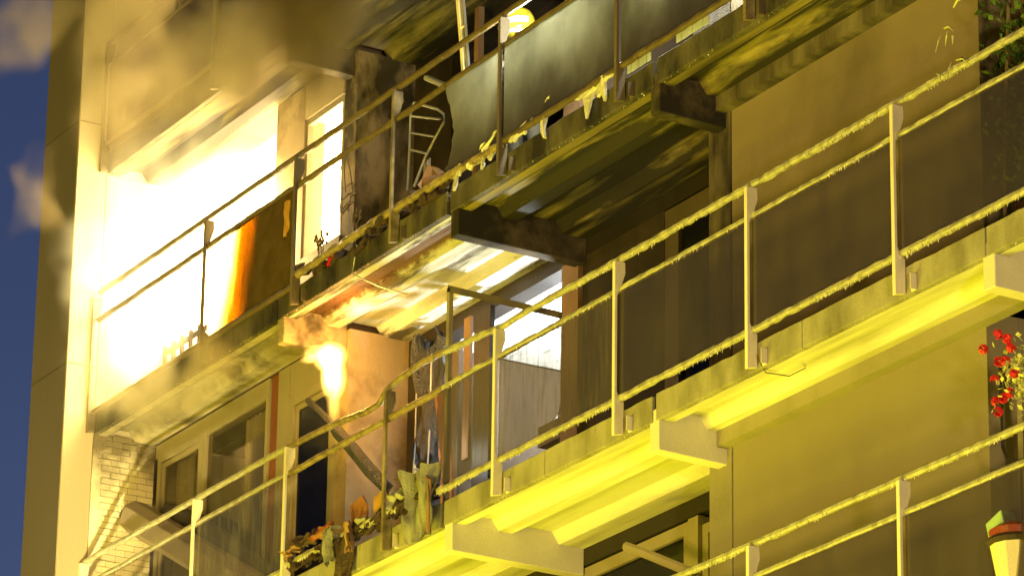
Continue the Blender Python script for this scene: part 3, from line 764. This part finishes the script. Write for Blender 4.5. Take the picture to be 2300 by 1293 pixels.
# burnt potted plants on the slab edge
def burnt_plant(c, h, n, label, red=False, mat='char'):
    t = thing('potted_plant', c, label, 'plant', 'burnt plants on the slab edge')
    MB().lathe([(.07, 0), (.10, .12), (.11, .14)], c, 12).build('pot', mat, t)
    for q in range(n):
        a = random.uniform(-.5, .5)
        p = [Vector(c) + Vector((a * .1, 0, .12)), Vector(c) + Vector((a * h * .5, 0, .12 + h * .5)), Vector(c) + Vector((a * h + random.uniform(-.04, .04), 0, .12 + h * random.uniform(.7, 1)))]
        m = MB().tube(p, .006, 4)
        for k in range(5):
            e = p[1].lerp(p[2], k / 4) + Vector((random.uniform(-.03, .03), random.uniform(-.02, .02), random.uniform(-.02, .02)))
            m.obox(e, (.010, 0, .008), (0, .006, 0), (-.006, 0, .012))
        m.build('stem', 'wire', t)
    if red:
        m = MB()
        for k in range(9): m.obox(Vector(c) + Vector((random.uniform(-.05, .07), -.08, random.uniform(0, .1))), (.018, .004, .006), (0, .008, 0), (-.006, 0, .016))
        m.build('flower', 'petal', t)
burnt_plant((-7.62, .16, fz), .42, 4, 'charred potted plant with bare twigs in front of the bright window')
burnt_plant((-7.22, .14, fz - .02), .10, 2, 'low burnt pot with a few red petals left on the slab edge', True)
burnt_plant((-7.34, .35, fz), .62, 2, 'thin bare twig plant rising against the cream wall')

# charred rubble along the slab edge above the falling flame
random.seed(11)
m = MB()
for i in range(70):
    x = -7.85 + 2.95 * random.random(); zz = 1.62 + .06 * math.sin(x * 3) + random.uniform(-.02, .09)
    m.obox((x, random.uniform(.0, .16), zz), (random.uniform(.02, .09), 0, random.uniform(-.02, .03)), (0, random.uniform(.01, .04), .01), (-.01, 0, random.uniform(.008, .04)))
o = tag(m.build('charred_rubble', 'char', org=(-6.4, .08, 1.62)), 'black charred rubble heaped along the slab edge under the open railing bay', 'rubble'); kind(o, 'stuff')
shard('torn_sheet', [(-5.78, 2.22), (-5.66, 2.12), (-5.52, 2.02), (-5.42, 1.95), (-5.56, 1.86), (-5.72, 1.80), (-5.74, 2.0)], .22, .02, 'pink_board', 'torn scorched sheet triangle right of the post under the garden chair', 'debris', lump=.12)
crumple('torn_sheet', (-6.6, .12, 1.60), (.42, .05, .22), 'melt_dark', 'greyish sheet scrap lying over the slab edge left of the post', 'debris', seed=5)
crumple('torn_sheet', (-5.05, .10, 1.70), (.36, .05, .16), 'char_glossy', 'wet glossy black scrap at the corner of the sooty slab', 'debris', seed=8)

# melted lumps hanging over the sooty fascia
LUMP = [([(-4.93, 1.72), (-4.80, 1.74), (-4.60, 1.73), (-4.64, 1.60), (-4.72, 1.52), (-4.78, 1.60), (-4.84, 1.50), (-4.92, 1.62)], 'pale melted lump with drooping fingers at the slab corner'),
        ([(-4.52, 1.66), (-4.36, 1.70), (-4.12, 1.80), (-4.0, 1.84), (-4.00, 1.70), (-4.10, 1.66), (-4.18, 1.52), (-4.24, 1.62), (-4.40, 1.60)], 'white melted flap left of the second sooty post'),
        ([(-3.80, 1.66), (-3.60, 1.72), (-3.42, 1.80), (-3.36, 1.76), (-3.46, 1.66), (-3.62, 1.62), (-3.78, 1.58)], 'thin melted strand right of the second sooty post'),
        ([(-3.30, 1.72), (-3.18, 1.82), (-3.10, 1.84), (-3.16, 1.70), (-3.24, 1.60), (-3.28, 1.64)], 'small orange-tinted melted tab midway along the sooty slab'),
        ([(-2.72, 1.68), (-2.58, 1.76), (-2.30, 1.80), (-2.02, 1.88), (-1.99, 1.70), (-2.10, 1.64), (-2.34, 1.60), (-2.42, 1.50), (-2.50, 1.62), (-2.66, 1.60)], 'large white melted flap below the milky glass')]
for li, (pts, lab) in enumerate(LUMP):
    x0, x1 = min(p[0] for p in pts), max(p[0] for p in pts); n = 26
    za = [z_ for x_, z_ in pts if x_ == x0][0]; zb = [z_ for x_, z_ in pts if x_ == x1][0]
    top, bot = [], []
    for i in range(n + 1):
        t = i / n; e = min(1, 5 * t, 5 * (1 - t)); x = x0 + (x1 - x0) * t; zz = za + (zb - za) * t
        top.append((x, zz + e * (.02 + .03 * noise.noise(Vector((x * 6, li, 1))))))
        dr = max(0, noise.noise(Vector((x * 11, li * 3.3, 7))) + .12)
        bot.append((x, zz - .012 - e * (.025 + .34 * dr ** 1.3)))
    m = MB().plate(bot + top[::-1], .0, .030, .05)
    o = tag(m.build('melted_lump', 'melt', org=(x0, .0, min(p[1] for p in pts))), lab, 'melted plastic', 'melted plastic hanging on the sooty fascia')
    bevel(o, .008)
# pale lit strips of blind under the milky glass
for xa, xb, lab in ((-1.86, -1.50, 'pale green translucent strip under the milky glass beside the post'), (-1.10, -.62, 'ribbed grey-white strip hanging under the last milky pane')):
    t = thing('blind_strip', ((xa + xb) / 2, .02, 1.58), lab, 'blind', 'lit blind strips under the glass')
    n = 6
    for q in range(n): MB().box(xa + (xb - xa) * q / n + .002, xa + (xb - xa) * (q + 1) / n - .002, .012 + .004 * (q % 2), .02 + .004 * (q % 2), 1.598, 1.668).build('slat', 'strip_lit', t)

# ---------------- middle balcony: collapsed frame, boards, wet sheet
T = thing('collapsed_frame', (-4.9, .15, -1.2), 'fallen angle-iron frame slanting across the lit opening', 'frame')
MB().box(-5.16, -5.11, .17, .21, -1.25, .76).build('upright', 'frame', T)
MB().obox((-4.18, .19, .345), (.97, 0, -.415), (0, .02, 0), (.012, 0, .026)).build('crossbar', 'frame_sooty', T)
T2 = MB().box(-6.82, -6.70, 1.27, 1.30, -.2, 1.18).build('charred_board', 'pink_board', org=(-6.76, 1.28, -.2)); tag(T2, 'orange-edged narrow board standing in the lit opening', 'board', 'boards standing in the burnt opening')
T2 = MB().box(-6.66, -6.36, 1.29, 1.34, -.55, 1.19).build('charred_board', 'black', org=(-6.5, 1.3, -.5)); tag(T2, 'wide black charred board standing in the lit opening', 'board', 'boards standing in the burnt opening')
T2 = MB().box(-7.06, -6.92, 1.28, 1.32, -.55, 1.0).build('charred_board', 'frame_sooty', org=(-7.0, 1.3, -.5)); tag(T2, 'short dark charred board left of the orange-edged one', 'board', 'boards standing in the burnt opening')
crumple('wet_sheet', (-7.50, 1.24, .62), (.42, .16, 1.2), 'char_glossy', 'wet shiny black sheet hanging at the left side of the opening', 'sheet', seed=21, n=12)
crumple('wet_foil', (-7.56, 1.22, -.55), (.30, .12, .9), 'metal_light', 'crumpled silvery foil hanging below the wet black sheet', 'foil', seed=25, n=12)
for q in (-7.68, -7.40): 
    tag(MB().tube([(q, 1.25, 1.0), (q + .01, 1.24, .2), (q - .01, 1.22, -.5)], .008, 5).build('metal_strip', 'metal_light', org=(q, 1.24, -.5)), 'thin bright metal strip at the %s edge of the wet black sheet' % ('left' if q < -7.5 else 'right'), 'strip')
shard('scorched_board', [(-7.36, .62), (-7.12, .58), (-7.06, .2), (-6.98, -.25), (-6.96, -.7), (-7.18, -.72), (-7.20, -.2), (-7.26, .2)], 1.26, .03, 'orange_board', 'scorched orange board beside the wet black sheet', 'board', lump=.02)
# hanging cables, rack and bucket inside the lit room
for a, b, lab in (((-5.70, 1.9, 1.30), (-6.15, 1.9, .1), 'black cable hanging from the ceiling of the lit room, left one'), ((-5.36, 1.75, 1.28), (-5.80, 1.8, .15), 'black cable hanging from the ceiling of the lit room, right one')):
    tag(MB().tube(sag(a, b, .03), .010, 5).build('hanging_cable', 'black', org=b), lab, 'cable')
T = thing('metal_rack', (-5.9, 2.4, -1.3), 'bent shiny metal rack inside the lit room', 'rack')
for q, zz in enumerate((.62, .74)):
    MB().tube([(-6.9, 2.4, zz + .05), (-6.2, 2.4, zz), (-5.5, 2.3, zz - .06), (-5.0, 2.2, zz - .08)], .012, 6, jit=.1).build('bar', 'metal_light', T)
MB().tube([(-6.6, 2.4, -1.3), (-6.5, 2.4, .8)], .014, 6).build('upright', 'metal_light', T)
MB().tube([(-5.4, 2.3, -1.3), (-5.4, 2.3, .8)], .014, 6).build('upright', 'metal_light', T)
tag(MB().tube([(-6.55, 1.9, .0), (-6.1, 1.95, .25), (-5.95, 2.0, .6)], .013, 6).build('bent_rod', 'metal_light', org=(-6.2, 1.95, 0)), 'thin bright bent rod in front of the metal rack', 'rod')
T = thing('bucket', (-5.42, 1.5, .02), 'pale green bucket on the ledge at the right side of the opening', 'bucket')
MB().lathe([(.09, 0), (.13, .20), (.14, .24)], (-5.42, 1.72, -.10), 18).build('shell', 'pot_green', T, smooth=False)
MB().tube([(-5.55, 1.72, .14), (-5.42, 1.62, .03), (-5.29, 1.72, .14)], .006, 5).build('handle', 'wire', T)
tag(MB().box(-5.85, -5.17, 1.52, 2.0, -.30, -.11).build('ledge_box', 'room', org=(-5.5, 1.7, -.3)), 'brown box carrying the green bucket inside the opening', 'box')

# loose wires, diagonal pole
tag(MB().tube([(-6.66, .04, 1.62), (-6.71, .04, 1.46), (-6.76, .05, 1.37), (-6.5, .2, 1.20), (-6.22, .35, 1.06)], .007, 5).build('loose_wire', 'metal_light', org=(-6.5, .1, 1.1)), 'loose wire dangling under the burnt slab edge', 'wire')
tag(MB().tube([(-8.47, .5, .70), (-8.2, .5, .52), (-7.98, .5, .36), (-7.8, .5, .20)], .035, 6, jit=.4).tube([(-7.85, .5, .25), (-7.45, .5, -.08), (-7.1, .5, -.38), (-6.82, .5, -.62)], .065, 7, jit=.9, seed=4).build('charred_pole', 'char_glossy', org=(-7.6, .5, -.6)), 'charred pole leaning diagonally below the falling flame', 'pole')

# collapsed awning at the left
T = thing('awning', (-11, .35, -1.2), 'collapsed awning cassette tilted across the left balcony', 'awning')
d = Vector((-9.15 + 12.25, 0, -1.02 - .56)).normalized(); u = Vector((-d.z, 0, d.x))
a, b = Vector((-12.22, .42, .50)), Vector((-9.0, .42, -1.0)); L = (b - a).length
m = MB(); prof = [(-.02, -.15), (.10, -.16), (.15, -.08), (.16, .05), (.10, .13), (-.02, .14), (-.10, .08), (-.11, -.08)]
vs = []
for t_ in (0, L):
    for (py, pu) in prof: vs.append(a + d * t_ + u * pu * 1.15 + Vector((0, py * 1.2, 0)))
n = 8
m.add(vs, [(i, (i + 1) % n, n + (i + 1) % n, n + i) for i in range(n)] + [tuple(range(n))[::-1], tuple(range(n, 2 * n))])
bevel(m.build('cassette', 'cassette', T), .012)
m = MB(); m.tube([a + d * (-.03) + Vector((0, .02, 0)), a + d * .02 + Vector((0, .02, 0))], .15, 10, (1, .75)); m.build('end_cap', 'cassette_dark', T)
m = MB().tube([a + u * .16 + d * .42 + Vector((0, .2, 0)), a + u * .22 + d * 1.2 + Vector((0, .2, 0)), a + u * .14 + d * 3.2 + Vector((0, .2, 0))], .10, 9, jit=.2); m.build('fabric_roll', 'cassette_dark', T, smooth=True)

# curtains behind the left panes
for x0, x1, lab in ((-10.62, -9.92, 'pale curtain drawn behind the wide left pane'), (-12.2, -11.75, 'pale curtain behind the narrow window by the brick wall')):
    m = MB(); n = 28; vs = []
    for i in range(n + 1):
        x = x0 + (x1 - x0) * i / n; y = .90 + .035 * math.sin(i * 1.7)
        vs += [(x, y, -1.2), (x, y, 1.15), (x, y + .004, 1.15), (x, y + .004, -1.2)]
    fs = []
    for i in range(n):
        for k in range(4): fs.append((4 * i + k, 4 * i + 4 + k, 4 * i + 4 + (k + 1) % 4, 4 * i + (k + 1) % 4))
    m.add(vs, fs)
    tag(m.build('curtain', 'curtain', org=((x0 + x1) / 2, .9, -1.2)), lab, 'curtain')

# melted stuff hanging on the warped part of the middle railing
crumple('melted_sheet', (-5.16, -.06, -1.28), (.42, .09, .62), 'melt_dark', 'grey-green melted sheet draped over the lower rail at the slab joint', 'melted sheet', seed=31, n=14, amp=.15, tear=.35)
tag(MB().tube([(-5.02, -.06, -1.06), (-4.96, -.07, -1.10), (-4.97, -.07, -1.3), (-4.99, -.06, -1.56)], .022, 6, (1, 1), .5).build('torn_strip', 'pink_board', org=(-4.97, -.06, -1.5)), 'pinkish torn strip at the right edge of the melted sheet', 'strip')
shard('amber_plate', [(-6.58, -.90), (-6.36, -.86), (-6.30, -.97), (-6.34, -1.14), (-6.60, -1.12)], .02, .02, 'orange_board', 'rusty orange plate standing on the slab edge, left of the amber one', 'plate', lump=.05)
shard('amber_plate', [(-6.18, -.92), (-5.96, -.90), (-5.95, -1.10), (-6.14, -1.12)], .02, .015, 'amber', 'bright amber translucent plate against the scorched post', 'plate', lump=.03)
D = [((-6.42, .0, -1.13), (.34, .07, .12), 'melt_dark', 'greyish curled scrap below the orange plates'),
     ((-7.42, -.02, -1.04), (.44, .08, .15), 'char', 'dark charred scrap on the rail right of the cream post'),
     ((-7.06, -.02, -1.04), (.40, .08, .12), 'frame_red', 'reddish brown charred scrap midway on the low rail'),
     ((-7.62, -.05, -1.10), (.30, .07, .07), 'pink_board', 'thin brownish scrap wrapped round the cream post foot'),
     ((-6.82, -.05, -1.24), (.20, .08, .34), 'melt_dark', 'grey folded flap hanging from the low rail'),
     ((-6.62, -.04, -1.42), (.24, .05, .46), 'char', 'scorched brown strip hanging below the low rail'),
     ((-6.50, -.05, -1.22), (.17, .05, .28), 'pink_board', 'brownish flap beside the grey folded one'),
     ((-5.70, .0, -1.08), (.30, .09, .16), 'melt_dark', 'lumpy greyish melt right of the scorched post'),
     ((-5.46, .04, -.98), (.40, .1, .14), 'char', 'charred lump above the melted sheet')]
for i, (c, s_, mt, lab) in enumerate(D): crumple('debris_scrap', c, s_, mt, lab, 'debris', 'scraps caught on the warped railing', seed=40 + i * 3, n=10, amp=.25, tear=.22)
m = MB()
for i in range(150):
    x = -7.8 + 2.8 * random.random()
    m.obox((x, random.uniform(-.02, .10), -1.18 + random.uniform(-.03, .06)), (random.uniform(.015, .07), 0, random.uniform(-.02, .03)), (0, random.uniform(.01, .03), .01), (-.01, 0, random.uniform(.006, .03)))
kind(tag(m.build('charred_rubble', 'char', org=(-6.4, .05, -1.25)), 'brown charred rubble along the middle slab edge behind the warped railing', 'rubble'), 'stuff')
# burning scrap on the sooty glass
crumple('burning_scrap', (-8.03, -.02, 2.30), (.10, .03, .36), 'amber', 'glowing yellow scrap stuck on the sooty glass by the post', 'scrap', seed=61, n=7)
# things silhouetted at the foot of the blaze
T = thing('slatted_crate', (-10.9, .3, fz), 'slatted crate silhouetted at the foot of the blaze', 'crate')
for q in range(5): MB().box(-11.35 + q * .20, -11.30 + q * .20, .28, .31, fz, fz + .42).build('slat', 'char', T)
for q in range(3): MB().box(-11.38, -10.42, .312, .33, fz + .04 + q * .15, fz + .10 + q * .15).build('rail', 'char', T)
# awning arm by the lowest window, crack in the soffit
tag(MB().tube([(-3.22, .85, -1.98), (-2.95, .87, -2.10), (-2.30, .95, -2.42)], .032, 7, (1, 1.3)).build('folding_arm_rod', 'cassette', org=(-2.7, .9, -2.4)), 'pale awning arm sticking out below the lit soffit at bottom right', 'awning arm')
tag(MB().tube([(0.06, .02, -1.40), (.085, .02, -1.47), (.05, .10, -1.53), (.07, .3, -1.528), (.055, .46, -1.43)], .005, 4).build('hanging_wire', 'wire', org=(.06, .1, -1.5)), 'thin wire hanging from the foot of a cream post onto the soffit', 'wire')

# ---------------- greenery at the right edge
def leaf_cloud(par, name, c, r, n, size, mat, seed, flat=.35):
    random.seed(seed); m = MB()
    for i in range(n):
        a = Vector((random.gauss(0, .45), random.gauss(0, .45), random.gauss(0, .45)))
        p = Vector(c) + Vector((a.x * r[0], a.y * r[1], a.z * r[2]))
        d1 = Vector((random.uniform(-1, 1), random.uniform(-1, 1), random.uniform(-1, .3))).normalized() * size * random.uniform(.6, 1.2)
        w = d1.cross(Vector((random.random(), random.random(), random.random()))).normalized() * size * flat
        nn = d1.cross(w).normalized() * .0015
        mid = p + d1 * .5
        m.add([p + nn, mid + w + nn, p + d1 + nn, mid - w + nn, p - nn, mid + w - nn, p + d1 - nn, mid - w - nn], [(0, 1, 2, 3), (7, 6, 5, 4), (0, 4, 5, 1), (1, 5, 6, 2), (2, 6, 7, 3), (3, 7, 4, 0)])
    o = m.build(name, mat, par); kind(o, 'stuff'); return o
T = thing('climbing_plant', (2.9, .4, -1.26), 'dark green climbing plant behind the railing at the upper right', 'plant')
MB().tube([(2.7, .4, -1.26), (2.75, .4, -.4), (2.9, .35, .5), (3.05, .35, 1.1)], .015, 6, jit=.2).build('stem', 'wire', T)
leaf_cloud(T, 'foliage', (2.95, .5, .25), (.38, .3, .75), 620, .075, 'leaf', 71)
leaf_cloud(T, 'foliage', (2.95, .5, -.55), (.34, .25, .38), 420, .065, 'leaf', 72)
for i, (x, z, l, an) in enumerate([(2.58, .30, .13, -1.9), (2.66, .30, .12, -1.6), (2.62, .34, .16, -.5), (2.72, .26, .10, -1.3), (2.70, .05, .14, -1.8), (2.76, .04, .20, -.5), (2.52, .02, .12, -.9), (2.84, .52, .10, .2), (2.74, .46, .12, .1), (2.78, .62, .09, -.7)]):
    e = Vector((x + l * math.cos(an), -.05, z + l * math.sin(an)))
    MB().tube([(x, -.03, z), Vector((x, -.04, z)).lerp(e, .5) + Vector((.012, 0, .02)), e], .012, 5, (1, .5), taper=[.5, 1, .2]).build('leaf', 'leaf_pale', T)
T = thing('potted_fern', (3.1, .5, -1.26), 'mossy green fern clump low behind the smoked glass at the right edge', 'plant')
MB().lathe([(.10, 0), (.14, .22)], (3.05, .5, -1.26), 14).build('pot', 'soil', T)
leaf_cloud(T, 'foliage', (3.02, .5, -.85), (.24, .2, .16), 260, .06, 'leaf', 73, .2)

T = thing('geranium', (3.1, .1, -2.9), 'red geranium in a hanging frame at the right edge', 'plant')
z = -2.2
pth = [(2.80, .3, -2.16), (2.745, .3, -2.22), (2.74, .3, -2.5), (2.75, .3, -2.82), (2.80, .3, -2.93), (2.92, .3, -2.97), (3.4, .3, -2.98)]
MB().tube(pth, .014, 6).build('hanging_frame', 'black', T)
MB().tube([(2.95, .3, -2.97), (2.95, .3, -3.4)], .012, 6).build('rod', 'black', T)
leaf_cloud(T, 'foliage', (3.22, .12, -2.46), (.18, .15, .22), 200, .055, 'leaf_pale', 75, .4)
random.seed(5)
for (x, zz) in ((2.93, -2.20), (3.10, -2.14), (3.20, -2.20), (3.10, -2.34), (3.18, -2.36), (3.05, -2.46), (3.06, -2.62), (3.14, -2.62), (3.22, -2.60), (3.08, -2.70), (3.25, -2.28), (3.28, -2.48)):
    m = MB()
    for k in range(14):
        a = random.random() * 6.28; b = random.uniform(-1.2, 1.4); dv = Vector((math.cos(a) * math.cos(b), math.sin(a) * math.cos(b), math.sin(b)))
        p = Vector((x, .02, zz)) + dv * .028; t1 = dv.cross(Vector((.3, .5, .8))).normalized() * .017; t2 = dv.cross(t1).normalized() * .015
        m.obox(p, t1, t2, dv * .003)
    m.build('blossom', 'petal', T)
tag(MB().box(2.50, 2.56, .62, .66, -4.16, -2.02).build('downpipe', 'pier', org=(2.53, .64, -4.16)), 'slim grey upright left of the red geranium', 'pipe')
T = thing('flower_pot', (3.1, .08, -3.9), 'cream pot with a dark rim standing at the lower right edge', 'pot')
MB().lathe([(.13, 0), (.175, .26), (.18, .28)], (3.16, .08, -3.96), 12).build('shell', 'pot', T)
MB().lathe([(.19, 0), (.205, .03), (.19, .05)], (3.16, .08, -3.68), 20).build('rim', 'soil', T)
tag(MB().lathe([(.185, 0), (.19, .05), (.13, .09)], (3.17, .08, -3.625), 20).build('red_bowl', 'pot_red', org=(3.13, .08, -3.62)), 'dull red bowl stacked on the cream pot', 'bowl')
o = tag(MB().obox((3.04, .05, -3.50), (.09, 0, .03), (0, .06, 0), (-.015, 0, .055)).build('green_box', 'pot_green', org=(3.04, .05, -3.56)), 'small mint green box on top of the red bowl', 'box'); bevel(o, .01)


# ------------------------------------------------------------------ fire and smoke
def vbox(name, x0, x1, y0, y1, z0, z1, mat, label, cat):
    o = MB().box(x0, x1, y0, y1, z0, z1).build(name, mat, org=((x0 + x1) / 2, (y0 + y1) / 2, z0)); tag(o, label, cat); return o
Z1 = FH
M['room_fire'] = volume('room_flames', [((-10.4, 1.5, 2.9), (3.5, 2.2, 2.5), 1)], 0.4, (.5, .4, .3), 26, (1, .72, .33), lo=1, hi=0, warp=.1)
vbox('flames', -12.44, -8.38, .96, 2.55, 1.66, 4.2, M['room_fire'], 'white-hot flames filling the burning room behind its windows', 'fire')
M['glow_volume'] = volume('glow_haze', [((-10.9, -.38, 3.1), (1.4, .34, 1.05), 1), ((-9.8, -.38, 3.3), (1.2, .34, .75), .8), ((-11.6, -.38, 2.8), (.9, .34, 1.2), .9)],
                           .25, (.5, .45, .35), 3.0, (1, .78, .30), nscale=1.5, lo=.22, hi=.62, warp=.5, edge=.0)
vbox('glow_haze', -12.44, -8.6, -.74, -.07, 1.7, 4.9, M['glow_volume'], 'added pale glow haze in front of the left balcony rail', 'fire')  # added emissive haze, puts the blaze's soft glow in front of the rail
M['balcony_fire'] = volume('balcony_flames', [((-11.6, .4, 2.9), (1.6, .9, 1.15), 1), ((-10.6, .4, 2.9), (1.5, .9, 1.1), 1), ((-9.7, .3, 2.6), (.75, .7, .75), .7)],
                           1.0, (.5, .4, .3), 16, (1, .76, .30), nscale=1.6, lo=.25, hi=.55, warp=.3, edge=.35)
vbox('balcony_flames', -12.44, -8.9, .12, .715, 1.66, 4.2, M['balcony_fire'], 'bright flames rolling over the left balcony under its ceiling', 'fire')
M['drip_fire'] = volume('falling_flames', [((-7.68, .34, .88), (.23, .20, .14), 1), ((-7.58, .34, .66), (.15, .15, .30), 1), ((-7.55, .34, .40), (.07, .09, .26), .3), ((-7.95, .30, 1.0), (.28, .18, .055), .4)],
                        1.0, (.5, .3, .1), 170, (1, .52, .09), nscale=9, lo=.30, hi=.62, warp=.14, stretch=(1, 1, .25), edge=.15)
vbox('falling_flame', -8.6, -7.2, .06, .70, -.25, 1.36, M['drip_fire'], 'burning drips falling from the beam at the slab corner', 'fire')
M['smoke'] = volume('brown_smoke', [((-9.4, -1.15, 3.85), (1.3, .42, .75), 1), ((-8.0, -1.15, 3.55), (1.3, .42, .7), 1), ((-8.9, -1.15, 4.7), (1.9, .42, .9), .9),
                                    ((-11.8, -1.2, 5.5), (.55, .38, .8), .7), ((-11.45, -1.2, 3.4), (.30, .35, .6), .6), ((-6.9, -1.2, 3.3), (1.0, .4, .6), .7)],
                    4.0, (.36, .30, .19), 0, (1, 1, 1), nscale=1.2, lo=.18, hi=.66, warp=.6, absorb=(.3, .27, .2))
vbox('smoke_cloud', -13.0, -5.6, -1.6, -.76, 2.4, 6.4, M['smoke'], 'brown smoke rolling up the facade above the blaze', 'smoke')
M['smoke2'] = volume('grey_smoke', [((-10.5, -.38, 1.35), (1.2, .3, .6), 1), ((-9.1, -.38, 1.0), (1.1, .3, .4), .8), ((-11.2, -.38, 1.6), (.8, .3, .5), .8)],
                     5.0, (.5, .44, .28), 0, (1, 1, 1), nscale=1.6, lo=.38, hi=.65, warp=.4, absorb=(.3, .25, .15))
vbox('smoke_wisp', -12.6, -8.0, -.7, -.06, .6, 2.5, M['smoke2'], 'thin grey smoke licking round the left slab edge', 'smoke')

M['smoke3'] = volume('dark_smoke', [((-6.6, -.4, 3.65), (1.1, .32, .65), 1), ((-8.2, -.4, 3.9), (.7, .32, .6), .8), ((-7.5, -.4, 4.3), (1.1, .32, .7), 1), ((-5.9, -.4, 4.2), (.9, .3, .7), .9)],
                     16.0, (.15, .125, .085), 0, (1, 1, 1), nscale=1.3, lo=.22, hi=.55, warp=.4, absorb=(.2, .16, .1))
vbox('dark_smoke', -8.58, -4.8, -.74, -.07, 2.7, 5.4, M['smoke3'], 'dark sooty smoke hanging above the middle of the upper railing', 'smoke')
